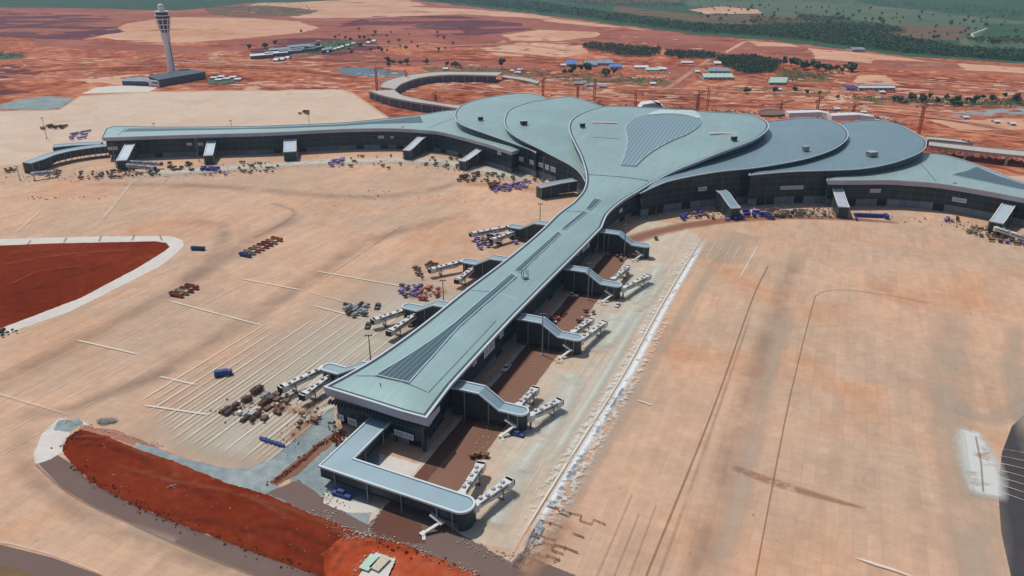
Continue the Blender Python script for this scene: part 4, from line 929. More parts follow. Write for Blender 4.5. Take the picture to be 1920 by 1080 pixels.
# banners lying on the centre roof
for x0,x1,y_,l in ((1110,1157,230,'white and orange banner strip lying on the left of the centre petal roof'),(1330,1382,250,'white and orange banner strip lying on the right of the centre petal roof')):
    p=onroof('C',(x0+x1)/2,y_,46,.3); W_=(x1-x0)*mpp(p.x,p.y,46) if False else (x1-x0)*(p.y*cT-(p.z-H)*sT)/F
    T=thing('roof_banner',l,'banner',tuple(p),0,'banner strips on the centre petal'); ORG[T.name]=(0,0,0)
    m=MB(); m.box((0,0,.3),(W_,3.6,.25),-.06); m.build('cloth','sign',T); g_=MB()
    for i in range(14):
        xx=W_*(-.45+.9*i/14); g_.box((xx,random.uniform(-.4,.4)-xx*.06,.47),(W_/22,1.6,.06),-.06)
    g_.build('lettering','signo',T)
# ================================================================ control tower and its building
def local(name,label,cat_,px,rz=0.0,group=None,z=0):
    p=at(px[0],px[1],z); T=thing(name,label,cat_,tuple(p),rz,group); ORG[T.name]=(0,0,0); return T
b0=at(325,150,0); TW=local('control_tower','tall white airport control tower with flared ribbed head and white radar dome','control tower',(323,139))
sh=MB(); sh.lathe((0,0,0),[(6.9,0),(6.3,20),(5.9,50),(6.1,74)],20); sh.build('shaft','tower',TW,True)
fn=MB()
for i in range(8):
    a=2*math.pi*i/8+.3; e=Vector((math.cos(a),math.sin(a),0)); fn.bar(e*6.6+Vector((0,0,60)),e*7.2+Vector((0,0,76)),1.0,1.0); fn.bar(e*7.2+Vector((0,0,76)),e*12.6+Vector((0,0,99)),1.1,1.1)
fn.build('rib','tower',TW)
sp=MB(); e=Vector((.93,-.37,0)); sp.bar(e*6.7+Vector((0,0,2)),e*6.3+Vector((0,0,74)),1.4,.8); sp.build('dark_stripe','towerd',TW)
hd=MB(); hd.lathe((0,0,0),[(6.2,74),(8.2,80),(9.4,88),(10.2,96),(11.6,97.5)],20); hd.build('head_cone','towerd',TW)
for z,r in ((80,8.6),(88,9.8),(97.5,13.2),(103.5,12.9)):
    m=MB(); m.lathe((0,0,0),[(0,z-.8),(r,z-.8),(r,z+.5),(0,z+.5)],24); m.build('floor_ring','tower',TW)
m=MB(); m.lathe((0,0,0),[(11.6,98),(12.0,103)],24); m.build('cab_glazing','darkglass',TW)
m=MB(); m.lathe((0,0,0),[(11.2,104),(10.4,109.6)],24); m.build('upper_glazing','darkglass',TW)
m=MB(); m.lathe((0,0,0),[(0,109.4),(11.8,109.4),(11.8,110.8),(0,110.8)],24); m.build('roof_deck','tower',TW)
m=MB(); m.lathe((0,0,0),[(4.6,110.8),(4.6,113)]+[(6.0*math.cos(t),117.5+6.0*math.sin(t)) for t in np.linspace(-.8,1.57,9)],20); m.build('radar_dome','white',TW,True)
m=MB(); m.tube((0,0,123),(0,0,127),.2,.1,6); m.tube((7,3,110.8),(7,3,115),.15,.1,6); m.tube((-6,-5,110.8),(-6,-5,114),.15,.1,6); m.build('antenna','steel',TW)
def block(name,label,cat_,base,h,walls,roofm,group=None,roofz=None,over=1.0,win=True):
    P=ccw([Vector((p[0],p[1],0)) for p in base]); c=sum(P,Vector())/len(P)
    T=thing(name,label,cat_,tuple(c),0,group); m=MB(); m.prism(P,-.1,h); m.build('wall',walls,T)
    r=MB(); r.prism(offset(P,-over),h,h+.6); r.build('roof',roofm,T)
    if win:
        for k_ in range(max(1,int(h/5))):
            for i in range(len(P)):
                a,b=P[i],P[(i+1)%len(P)]
                if (b-a).length<8: continue
                d=(b-a).normalized(); n_=Vector((d.y,-d.x,0)); q=MB(); z=2+k_*5
                nb=max(1,int((b-a).length/5))
                for j in range(nb):
                    u0=a+d*((b-a).length*(j+.2)/nb)+n_*.08; u1=a+d*((b-a).length*(j+.8)/nb)+n_*.08
                    q.face([u0+Vector((0,0,z)),u1+Vector((0,0,z)),u1+Vector((0,0,z+2)),u0+Vector((0,0,z+2))])
                q.build('window','darkglass',T)
    return T
base=[at(299,164),at(385,149),at(372,141),at(280,150)]; TB=block('tower_building','dark slate office block wrapped round the foot of the control tower','building',[at(299,163.5),at(386.5,147.5),at(352,141),at(281,156)],11.5,'towerd','fasciad',win=False)
m=MB(); a,b=at(279.5,161.5),at(298.6,163.8); m.prism([a,b,b+Vector((0,3,0)),a+Vector((0,3,0))],.3,10.3); m.build('entrance_front','whroof',TB)
m=MB(); m.prism([a+Vector((2,-.4,0)),b+Vector((-2,-.4,0)),b+Vector((-2,1,0)),a+Vector((2,1,0))],5.5,8); m.build('window','darkglass',TB)
block('low_annex','long low slate annex left of the control tower building','building',[at(230,160),at(276,161),at(276,154),at(240,154)],7,'towerd','greyroof',win=False)
m=[]
for i,(x,y) in enumerate([(400,150),(414,148),(424,152),(436,149),(445,153),(409,154)]):
    T=block('site_hut','small white roofed hut on the green patch right of the control tower','hut',[at(x-6,y),at(x+6,y-.5),at(x+8,y-3),at(x-4,y-2.5)],3.2,'wallp','whroof','huts beside the control tower',over=.4,win=False)
sheet('green_yard',PX([(386,150),(440,146),(452,153),(420,159),(392,158)]),nz(),'field',1.5)
# ================================================================ unfinished ring concourse and elevated roads
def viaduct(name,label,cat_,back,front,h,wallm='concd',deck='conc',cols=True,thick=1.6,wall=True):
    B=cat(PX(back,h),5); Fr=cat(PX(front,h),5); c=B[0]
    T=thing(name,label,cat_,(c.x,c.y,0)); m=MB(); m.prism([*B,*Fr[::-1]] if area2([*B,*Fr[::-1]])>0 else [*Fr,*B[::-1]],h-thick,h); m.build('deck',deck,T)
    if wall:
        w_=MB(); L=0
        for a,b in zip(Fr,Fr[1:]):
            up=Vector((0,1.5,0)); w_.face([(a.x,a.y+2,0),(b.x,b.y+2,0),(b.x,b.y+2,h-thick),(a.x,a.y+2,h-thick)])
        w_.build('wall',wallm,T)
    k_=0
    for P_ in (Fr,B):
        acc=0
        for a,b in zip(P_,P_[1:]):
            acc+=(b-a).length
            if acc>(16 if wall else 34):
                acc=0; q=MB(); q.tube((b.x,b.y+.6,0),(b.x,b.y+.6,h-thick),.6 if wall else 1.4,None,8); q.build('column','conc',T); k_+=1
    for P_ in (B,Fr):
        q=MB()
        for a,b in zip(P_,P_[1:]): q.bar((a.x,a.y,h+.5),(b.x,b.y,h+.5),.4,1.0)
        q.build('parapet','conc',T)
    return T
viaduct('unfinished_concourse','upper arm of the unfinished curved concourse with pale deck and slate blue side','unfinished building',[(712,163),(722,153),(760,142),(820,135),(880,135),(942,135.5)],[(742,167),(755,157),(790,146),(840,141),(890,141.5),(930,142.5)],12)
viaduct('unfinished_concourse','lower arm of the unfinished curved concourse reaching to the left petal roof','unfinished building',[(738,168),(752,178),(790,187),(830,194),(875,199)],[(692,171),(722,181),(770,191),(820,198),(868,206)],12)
viaduct('low_wall_road','pale curved strip road right of the ring concourse','road deck',[(945,141),(985,146),(1012,153)],[(940,145),(980,151),(1006,157)],3,wall=False,cols=False)
viaduct('elevated_road','unfinished elevated road on concrete piers behind the right wing','elevated road',[(1742,266),(1800,272),(1870,279),(1990,290)],[(1742,274),(1800,281),(1870,289),(1990,301)],11,wall=False)
viaduct('unfinished_deck','grey unfinished slab deck between outer right petal and elevated road','unfinished building',[(1735,256),(1770,259),(1800,262)],[(1740,262),(1775,265),(1825,270)],8,wall=True)
viaduct('construction_platform','dark rusty platform with scaffolding on the rim between centre and right petals','platform',[(1425,209),(1440,206),(1468,207)],[(1427,216),(1445,217),(1472,215)],38,'rust','rust',wall=False)
for a,l in (([(1480,212),(1540,210),(1560,214)],'pale'),([(1560,217),(1610,215),(1640,219)],'pale')):
    P_=PX(a,20); T=thing('unfinished_rear_roof','pale unfinished rear roof edge behind the %s right petal'%('inner' if a[0][0]<1500 else 'outer'),'unfinished roof',tuple(P_[0])); m=MB(); Q=[p+Vector((0,16,0)) for p in P_]; m.prism(ccw([*P_,*Q[::-1]]),14,20); m.build('slab','whroof',T)
T=thing('unfinished_rear_roof','white half built roof shell behind the centre petal','unfinished roof',tuple(at(1225,200,30))); m=MB(); Q=PX([(1200,203),(1206,196),(1225,193),(1240,194),(1246,203)],34); m.prism(ccw(Q+[p+Vector((0,20,0)) for p in Q[::-1]]),14,34); m.build('slab','whroof',T)
# ================================================================ distant buildings
def shed(label,x0,x1,y,dpx,h,roofm,grp,name='site_shed',wall='wallp'):
    a=at(x0,y); b=at(x1,y); dep=at((x0+x1)/2,y-dpx).y-at((x0+x1)/2,y).y; dep=max(6,dep); c=(a+b)/2+Vector((0,dep/2,0)); W_=(b-a).length
    T=thing(name,label,'shed',tuple(c),0,grp); ORG[T.name]=(0,0,0); m=MB(); m.box((0,0,h/2),(W_,dep,h)); m.build('wall',wall,T)
    r=MB(); 
    for s_ in (-1,1): r.face([(-W_/2-.6,s_*(dep/2+.6),h-.2),(W_/2+.6,s_*(dep/2+.6),h-.2),(W_/2+.6,0,h+dep*.10),(-W_/2-.6,0,h+dep*.10)][::s_*-1])
    r.build('roof',roofm,T); q=MB()
    for j in range(max(1,int(W_/8))): q.box((-W_/2+4+j*8,-dep/2-.05,h*.5),(2.4,.1,h*.4))
    q.build('window','darkglass',T); return T
DG='long grey blocks of the compound right of the control tower'
for i,(x0,x1,y) in enumerate([(470,512,112),(498,540,108),(524,566,104),(548,592,100),(575,604,97),(604,622,101),(505,545,101),(540,588,95)]):
    P_=[at(x0,y),at(x1,y-3.4),at(x1,y-7),at(x0,y-3.6)]
    block('barrack_block','%s two storey barrack block in the far compound right of the control tower'%['leftmost pale roofed','second grey','third grey','fourth grey','short fifth grey','small end','rear left','rear right'][i],'building',P_,7,'concd','whroof' if i<2 else 'greyroof',DG,over=.8,win=False)
for i,(x,y,w_) in enumerate([(516,116,8),(527,114.5,9),(537,112.5,7)]): shed('white roofed hut in front of the barrack compound',x-w_/2,x+w_/2,y,3,3.5,'whroof','huts in front of the barrack compound')
for x,y in [(612,100),(619,98),(627,95),(634,93),(640,91),(651,88),(662,85),(690,83),(700,80)]: shed('tiny white roofed house on the green strip beyond the barrack compound',x-3,x+3,y,2,3.5,'whroof','houses on the far green strip')
for a in [('bright blue roofed shed left of the blue roofed compound',1062,1082,126,6,6,'blueroof'),('grey blue roofed shed in the middle of the blue compound',1096,1120,127,6,6,'greyroof'),('low blue roofed shed at the right of the blue compound',1144,1166,130,4,5,'blueroof'),('grey roofed shed behind the blue compound',1120,1150,123,5,5,'greyroof'),('pale hut at the left end of the blue compound',1052,1062,125,2,3,'whroof')]: shed(*a,'sheds of the blue roofed compound')
for a in [('pale green roofed shed in the centre of the small village',1212,1236,135,3.5,4,'mint'),('white roofed shed left in the small village',1190,1216,130,3,4,'whroof'),('white roofed hut right in the small village',1236,1250,133,3,3.5,'whroof'),('long white hut right of the small village',1278,1300,120,2,3,'whroof'),('small white hut by the dark plantation edge',1340,1353,122,3,3.5,'whroof'),('small white hut left of the long green roofed sheds',1304,1312,137,2,3,'whroof')]: shed(*a,'sheds of the small village')
for a in [('front long pale green roofed shed left of the mint houses',1320,1376,150,6,5,'mint'),('rear long grey green roofed shed left of the mint houses',1330,1368,138,5,5,'greyroof')]: shed(*a,'long sheds by the plantation')
for r_ in range(3):
    for c_ in range(4): shed('mint green roofed house in the tight block of twelve',1442+c_*8.5+r_*1.5,1449+c_*8.5+r_*1.5,159-r_*3.4,2.6,4,'mint','block of twelve mint green houses',name='small_house')
for a in [('long pale warehouse on the red plain at the right',1610,1678,170,2.5,5,'whroof'),('long grey warehouse behind the pale one at the right',1612,1672,165,2,4,'greyroof'),('violet blue shed left of the long warehouses',1586,1606,170,4,5,'bluebox')]: shed(*a,'warehouses on the right red plain')
T=shed('low olive barn at the forest edge on the right',1598,1622,97,3,5,'greyroof',None); 
for x,y,w_ in [(1095,158,8),(1084,160,18),(1106,163,14),(1130,165,14)]: shed('flat grey site hut behind the left petals beside the crane',x-w_/2,x+w_/2,y,3,3,'greyroof','grey huts behind the left petals')
for x,y,w_ in [(835,132,9),(970,139,12),(975,134,8),(960,136,6)]: shed('pale hut beside the ring concourse',x-w_/2,x+w_/2,y,2,3,'whroof','pale huts by the ring concourse')
for x,y in [(1812,224),(1570,208),(1620,214),(1900,236),(1870,232),(1225,160),(1500,228),(1655,176),(1460,171)]: shed('lone pale site hut on the red earth behind the terminal',x-5,x+5,y,2.5,3,'whroof','lone huts on the red earth')
# ================================================================ tower cranes
def crane(px,ytop,jib,ang,label,z=0,mat='crane'):
    p=at(px[0],px[1],z); sc_=(p[1]*cT-(p[2]-H)*sT)/F; h=(px[1]-ytop)*sc_/.93
    T=thing('tower_crane',label,'tower crane',tuple(p),ang,'tower cranes behind the terminal'); ORG[T.name]=(0,0,0)
    m=MB(); w_=1.3
    for sx in (-1,1):
        for sy in (-1,1): m.bar((sx*w_,sy*w_,0),(sx*w_,sy*w_,h),.55,.55)
    k_=int(h/3.5)
    for i in range(k_):
        z0,z1=h*i/k_,h*(i+1)/k_; s_=1 if i%2 else -1
        for q in ((-1,-1,1,-1),(1,-1,1,1),(1,1,-1,1),(-1,1,-1,-1)):
            a,b,c_,d_=q; m.bar((a*w_,b*w_,z0 if s_>0 else z1),(c_*w_,d_*w_,z1 if s_>0 else z0),.35,.35)
    m.build('mast',mat,T)
    m=MB(); 
    for s_ in (-1,1): m.bar((0,s_*.8,h),(jib,s_*.8,h+.5),.45,.45)
    m.bar((0,0,h+2),(jib,0,h+1.2),.45,.45)
    for i in range(int(jib/3)): m.bar((i*3,0,h+1.9),(i*3+1.5,.8,h+.2),.3,.3); m.bar((i*3+1.5,-.8,h+.2),(i*3+3,0,h+1.8),.3,.3)
    m.build('jib',mat,T)
    m=MB(); m.bar((-11,0,h+.3),(0,0,h+.3),1.6,.6); m.build('counter_jib',mat,T)
    m=MB(); m.box((-10,0,h-.6),(3,2,2.4)); m.build('counterweight','conc',T)
    m=MB(); m.box((1.2,-1.6,h-.6),(1.8,1.6,2.2)); m.build('operator_cab','offgrey',T)
    m=MB(); m.bar((0,0,h+.5),(0,0,h+6),.8,.8); m.bar((0,0,h+6),(jib*.7,0,h+1.8),.18,.18); m.bar((0,0,h+6),(-10,0,h+.8),.18,.18); m.build('tie_rod',mat,T)
    return T
for px,yt,jb_,an,l in [((1083,186),165,24,2.6,'short orange tower crane left of the pair behind the inner left petal'),((1114,190),158,38,.1,'taller orange tower crane behind the inner left petal'),
 ((1191,200),178,26,2.9,'orange tower crane behind the left of the centre petal'),((1307,211),179,22,.9,'shorter orange tower crane of the pair behind the centre petal'),((1325,212),173,20,1.4,'taller orange tower crane of the pair behind the centre petal'),
 ((1462,222),196,30,.7,'orange tower crane beside the dark platform'),((1530,221),190,22,.9,'orange tower crane behind the inner right petal'),((1597,226),201,22,.6,'orange tower crane with wide base behind the outer right petal'),
 ((1722,252),203,24,.05,'bold orange tower crane right of the outermost petal'),((1018,180),152,16,1.2,'dark orange crane near the end of the ring concourse'),((707,171),134,14,.5,'slender dark mast crane at the ring concourse bend'),((818,200),180,12,2.2,'small crane at the lower arm of the ring concourse'),((762,157),138,14,2.0,'leaning dark crane on the upper arm of the ring concourse'),((865,163),157,6,.3,'tiny crane left of the ring concourse')]:
    if 'tiny' in l: continue
    crane(px,yt,jb_,an,l)
# ================================================================ lamp masts
MG='tall floodlight masts around the aprons'
def mast(px,label,h=25.0,z=0,byt=False):
    p=at(px[0],px[1],h) if byt else at(px[0],px[1],0)
    T=thing('floodlight_mast',label,'floodlight mast',(p.x,p.y,0),0,MG); ORG[T.name]=(0,0,0)
    m=MB(); m.tube((0,0,0),(0,0,h),.42,.24,8); m.build('pole','steel',T)
    m=MB(); m.box((0,0,.4),(1.6,1.6,.8)); m.build('base','conc',T)
    m=MB(); m.bar((-1.8,0,h),(1.8,0,h),.3,.3); m.build('crossarm','steel',T)
    for x in (-1.4,0,1.4):
        q=MB(); q.box((x,-.35,h-.25),(.8,.5,.55)); q.build('floodlight','dark',T)
for px,by,l in [((691,628),1,'dark floodlight mast left of the widening pier roof'),((830,525),1,'floodlight mast beside the second left corridor'),((1013,382),1,'floodlight mast beside the fourth left corridor'),
 ((1102,562),0,'floodlight mast in front of the third right corridor'),((1170,483),0,'floodlight mast in front of the fourth right corridor'),((1016.5,666),0,'floodlight mast in front of the second right corridor'),
 ((1350,387),0,'floodlight mast beside the grey leaning corridor'),((1546,385),0,'floodlight mast where the right wing eave begins'),((1778,396),0,'floodlight mast beside the pale banner of the right wing'),
 ((218.5,315),0,'floodlight mast at the left end of the left wing'),((373.5,303),0,'floodlight mast left of the second left wing corridor'),((287.5,231),1,'floodlight mast behind the left wing, nearest its end'),((432.5,226),1,'floodlight mast behind the left wing, in the middle'),
 ((578,213),1,'floodlight mast behind the left wing, farthest right'),((757.5,279),0,'floodlight mast beside the fourth left wing corridor'),((1018,343),0,'floodlight mast in front of the row of five banners'),((88,260),0,'floodlight mast beside the far left low corridor'),((31,312),1,'thin mast at the tip of the long left corridor')]: mast(px,l,byt=bool(by),h=25 if 'tip' not in l else 14)
# ================================================================ roof top things
def rbox(key,px,label,dark='steel',w_=5,z0=40):
    p=onroof(key,px[0],px[1],z0,.0); T=thing('roof_equipment',label,'roof unit',tuple(p),.3,'equipment standing on the petal roofs'); ORG[T.name]=(0,0,0)
    m=MB(); m.box((0,0,2.4),(w_,w_*.8,3.2)); m.build('housing',dark,T); q=MB(); q.box((0,0,4.3),(w_*1.1,w_*.9,.5)); q.build('lid','offgrey',T)
    for s_ in (-1,1):
        for u_ in (-1,1): l_=MB(); l_.tube((s_*w_*.4,u_*w_*.3,-.3),(s_*w_*.4,u_*w_*.3,1),.2,.2,6); l_.build('leg','dark',T)
rbox('A',(901,226),'dark square unit on the outermost left petal roof','dark',5,32); rbox('B',(982,234),'slate wide unit on the inner left petal roof','dark',6.5,38)
rbox('C',(1092,239),'dark unit on the left of the centre petal roof','dark',4.5,44); rbox('C',(1376,264),'dark unit on the right of the centre petal roof','dark',4.5,44)
rbox('D',(1510,283),'small grey unit on the inner right petal roof','steel',5,38); rbox('E',(1634,293),'flat grey framed unit on the outer right petal roof','steel',8,33)
p=onroof('C',984,522,22); T=thing('lift_platform','small scaffold lift standing beside the pier skylight','lift',tuple(p),.5); ORG[T.name]=(0,0,0)
m=MB(); m.box((0,0,.9),(3.6,3,1.6)); m.build('body','offgrey',T); 
for a in ((-1.5,-1.2),(1.5,-1.2),(1.5,1.2),(-1.5,1.2)): m=MB(); m.bar((*a,1.6),(*a,5.5),.3,.3); m.build('post','dark',T)
p=onroof('C',713.5,724,22); T=thing('person','person in dark clothes standing on the front of the pier roof','person',tuple(p),0); ORG[T.name]=(0,0,0)
def person_mesh():
    m=MB(); 
    for s_ in (-1,1): m.tube((s_*.1,0,0),(s_*.09,0,.85),.075,.10,8,False); m.tube((s_*.25,0,1.42),(s_*.31,.04,.8),.055,.045,7)
    m.lathe((0,0,0),[(.15,.82),(.17,.95),(.15,1.1),(.2,1.38),(.16,1.5),(.06,1.54),(.055,1.6),(.09,1.64),(.105,1.72),(.09,1.8),(0,1.84)],12); return m
person_mesh().build('body','dark',T,True)
# ================================================================ trucks
def truck_proto(mat,bed):
    T=thing('dump_truck','','truck',(0,0,0)); ORG[T.name]=(0,0,0)
    m=MB(); m.box((0,0,.95),(10.4,1.1,.5)); m.build('chassis','dark',T)
    m=MB(); m.box((4.3,0,2.0),(2.2,2.5,2.4),0,.93); cb=m.build('cab',mat,T)
    ORG[cb.name]=(0,0,0); m=MB(); m.box((5.36,0,2.35),(.12,2.1,.9)); m.build('windscreen','darkglass',cb)
    m=MB(); L,W_,z0,z1=7.6,2.5,1.35,2.9; o=[(-4.9,-W_/2),(2.9,-W_/2),(2.9,W_/2),(-4.9,W_/2)]; i_=[(-4.75,-W_/2+.14),(2.75,-W_/2+.14),(2.75,W_/2-.14),(-4.75,W_/2-.14)]
    for k_ in range(4):
        j=(k_+1)%4; m.face([(*o[k_],z0),(*o[j],z0),(*o[j],z1),(*o[k_],z1)]); m.face([(*o[k_],z1),(*o[j],z1),(*i_[j],z1),(*i_[k_],z1)]); m.face([(*i_[j],z0+.5),(*i_[k_],z0+.5),(*i_[k_],z1),(*i_[j],z1)])
    m.face([(*q,z0) for q in o[::-1]])
    for x in (-3.8,-2.2,-.6,1.0,2.4):
        for s_ in (-1,1): m.box((x,s_*(W_/2+.06),2.1),(.18,.14,1.5))
    m.build('tipper_bed',mat,T); m=MB(); m.face([(*q,z0+.55) for q in i_]); m.build('bed_floor',bed,T)
    for x in (4.2,-1.9,-3.4):
        for s_ in (-1,1): m=MB(); m.tube((x,s_*.85,.55),(x,s_*1.22,.55),.55,.55,10); m.build('wheel','dark',T)
    return T
def place(proto,px0,px1,label,group,first):
    a,b=at(*px0),at(*px1); c=(a+b)/2; rz=math.atan2(b.y-a.y,b.x-a.x)
    if first: proto.location=c; proto.rotation_euler=(0,0,rz); proto['label']=label; 
    else: proto=dup(proto,c,rz,label)
    if group: proto['group']=group
    return proto
tr={'b':truck_proto('truckbl','offgrey'),'r':truck_proto('truckred','timber'),'o':truck_proto('truckor','cream'),'c':truck_proto('truckcr','cream')}; used=set()
GA,GB='row of eight parked dump trucks','row of four parked red dump trucks'
rowA=[(460,481,'b','blue dump truck at the near end of the row of eight'),(468,476,'c','cream dump truck second in the row of eight'),(477,472,'o','orange dump truck third in the row of eight'),(485,468,'c','cream dump truck fourth in the row of eight'),(493,464,'r','red dump truck fifth in the row of eight'),(501,460,'r','red dump truck sixth in the row of eight'),(509,456,'c','cream dump truck seventh in the row of eight'),(519,451,'o','orange dump truck at the far end of the row of eight')]
rowB=[(331,556,'r','red dump truck at the near end of the row of four'),(341,551,'c','cream dump truck second in the row of four'),(350,546.5,'r','red dump truck third in the row of four'),(360,541,'r','red dump truck at the far end of the row of four')]
for row,g_ in ((rowA,GA),(rowB,GB)):
    for x,y,k_,l in row:
        place(tr[k_],(x-13,y-2.2),(x+13,y+3),l,g_,k_ not in used); used.add(k_)
place(tr['b'],(386,470),(359,469),'lone blue dump truck parked by the tip of the red island',None,False)
# box body van
BT=thing('covered_truck','bright blue covered truck alone on the lined stand at left','truck',tuple(at(419,705)),at(432,703)and math.atan2((at(433,702)-at(406,706)).y,(at(433,702)-at(406,706)).x)); ORG[BT.name]=(0,0,0)
m=MB(); m.box((-.8,0,2.3),(6.8,2.6,2.6)); m.build('cover','truckbl',BT); m=MB(); m.box((3.7,0,1.9),(1.9,2.4,2.2),0,.92); m.build('cab','truckbl',BT)
m=MB(); m.box((0,0,.85),(9,1.1,.4)); m.build('chassis','dark',BT); m=MB(); m.box((4.6,0,2.2),(.1,2.0,.8)); m.build('windscreen','darkglass',BT)
for x in (3.6,-1.6,-3.0):
    for s_ in (-1,1): m=MB(); m.tube((x,s_*.85,.5),(x,s_*1.22,.5),.5,.5,10); m.build('wheel','dark',BT)
# pickup / car
def car_proto(mat):
    T=thing('pickup_truck','','pickup truck',(0,0,0)); ORG[T.name]=(0,0,0)
    m=MB(); pr=[(-2.6,.45),(2.55,.45),(2.6,.95),(1.5,1.1),(-.9,1.1),(-.9,1.05),(-2.6,1.05)]
    for s_ in (-1,1): m.face([(x,s_*.92,z) for x,z in pr][::s_])
    for i in range(len(pr)): j=(i+1)%len(pr); m.face([(pr[i][0],-.92,pr[i][1]),(pr[j][0],-.92,pr[j][1]),(pr[j][0],.92,pr[j][1]),(pr[i][0],.92,pr[i][1])])
    m.build('body',mat,T); m=MB(); m.box((.2,0,1.42),(2.2,1.6,.66),0,.78); cb=m.build('cabin','darkglass',T); m=MB(); m.box((.2,0,1.77),(1.7,1.25,.05)); m.build('cabin_roof',mat,T)
    for x in (-1.7,1.6):
        for s_ in (-1,1): m=MB(); m.tube((x,s_*.68,.38),(x,s_*.95,.38),.38,.38,10); m.build('wheel','dark',T)
    return T
cp={'white':car_proto('white'),'darkstock':car_proto('darkstock'),'tarpblue':car_proto('tarpblue')}; cu=set()
for x,y,k_,sc_,l in [(708,577,'darkstock',1.6,'dark pickup truck right of the pale pipe heap on the left stand'),(690,613,'darkstock',1.5,'dark pickup truck beside the inner bridge of the second left corridor'),(771,609,'darkstock',1.5,'dark pickup truck under the second left corridor'),
 (642,930,'tarpblue',1.7,'blue truck parked under the L-shaped corridor'),(1072,556,'white',1.5,'cream van on the service road at the third right corridor'),(970,817,'tarpblue',1.3,'blue vehicle behind the zigzag stair of the first right corridor'),
 (1040,603,'white',1.2,'white vehicle on the service road by the second right corridor'),(949,693,'white',1.0,'white vehicle on the brown service road nearer the front corridor'),(1158,574,'white',1.2,'white car at the foot of the third right corridor'),(1297,387,'white',1.6,'white truck on the red strip inside the curve'),
 (1424,380,'white',1.8,'white machine at the wall right of the grey leaning corridor'),(1230,449,'darkstock',1.3,'dark vehicle right of the fourth right corridor end')]:
    p=at(x,y); rz=PIER_ROT+random.choice((0,math.pi/2,.4))
    if k_ in cu: dup(cp[k_],p,rz,l,'vehicles around the pier',sc_)
    else: cu.add(k_); o=cp[k_]; o.location=p; o.rotation_euler=(0,0,rz); o.scale=(sc_,)*3; o['label']=l; o['group']='vehicles around the pier'
# ================================================================ building material on the aprons
def P_timber(mat,a='timber'):
    T=thing('material_stack','','material stack'); ORG[T.name]=(0,0,0); m=MB()
    for k_ in range(3):
        for j in range(4): m.box((random.uniform(-.15,.15),-1.05+j*.7,.45+k_*.5),(4.0,.62,.44))
    m.build('stock',mat,T); m=MB(); m.box((-1.2,0,.1),(.25,3,.2)); m.box((1.2,0,.1),(.25,3,.2)); m.build('bearer','timber',T); return T
def P_pipes(mat):
    T=thing('pipe_bundle','','pipe bundle'); ORG[T.name]=(0,0,0); m=MB()
    for r_,n_ in ((0,5),(1,4),(2,3)):
        for j in range(n_): y=-1.2+j*.6+r_*.3; m.tube((-3,y,.4+r_*.52),(3,y,.4+r_*.52),.29,.29,7)
    m.build('pipes',mat,T); m=MB(); m.box((-1.6,0,.9),(.12,3.0,1.7)); m.box((1.6,0,.9),(.12,3.0,1.7)); m.build('strap','dark',T); return T
def P_pallet(mat):
    T=thing('block_pallet','','pallet'); ORG[T.name]=(0,0,0); m=MB()
    for k_ in range(2):
        for j in range(2): m.box((-.42+j*.84,0,.55+k_*.62),(.8,1.5,.58),random.uniform(-.05,.05))
    m.build('blocks',mat,T); m=MB(); m.box((0,0,.12),(1.8,1.7,.2)); m.build('pallet_base','timber',T); return T
def P_frame(mat):
    T=thing('formwork_rack','','formwork rack'); ORG[T.name]=(0,0,0); m=MB()
    for x in (-1.8,-.6,.6,1.8):
        for y in (-1,1): m.bar((x,y,0),(x,y,2.6),.16,.16)
    for z in (.3,1.4,2.5):
        for y in (-1,1): m.bar((-1.8,y,z),(1.8,y,z),.14,.14)
    m.build('frame',mat,T); m=MB()
    for j in range(7): m.box((-1.5+j*.5,0,1.3),(.14,1.7,2.1),.05)
    m.build('panels',mat,T); return T
def P_cont(mat):
    T=thing('site_container','','container'); ORG[T.name]=(0,0,0); m=MB(); m.box((0,0,1.4),(6,2.4,2.6))
    for j in range(14):
        for s_ in (-1,1): m.box((-2.8+j*.43,s_*1.22,1.4),(.2,.1,2.3))
    m.build('body',mat,T); m=MB(); m.box((3.03,-.55,1.35),(.08,1.0,2.3)); m.box((3.03,.55,1.35),(.08,1.0,2.3)); m.build('door','offgrey',T)
    m=MB(); m.box((0,0,2.74),(6.1,2.5,.1)); m.build('roof',mat,T); return T
PR={}
def proto(kind,mat):
    if (kind,mat) not in PR: PR[(kind,mat)]=[{'t':P_timber,'p':P_pipes,'b':P_pallet,'f':P_frame,'c':P_cont}[kind](mat),False]
    return PR[(kind,mat)]
def put(kind,mat,p,rz,label,group,sc_=1.0):
    e=proto(kind,mat)
    if e[1]: return dup(e[0],p,rz,label,group,sc_)
    e[1]=True; o=e[0]; o.location=p; o.rotation_euler=(0,0,rz); o.scale=(sc_,)*3; o['label']=label; o['group']=group; return o
KN={'t':'low stack','p':'pipe bundle','b':'block pallet','f':'upright rack','c':'container'}
MN={'timber':'brown timber','rust':'rusty brown','cream':'cream','lilac':'lilac','redstock':'red','darkstock':'dark','bluebox':'violet blue','tarpblue':'navy blue','white':'white','greenstock':'dark green','offgrey':'grey','steel':'steel grey'}
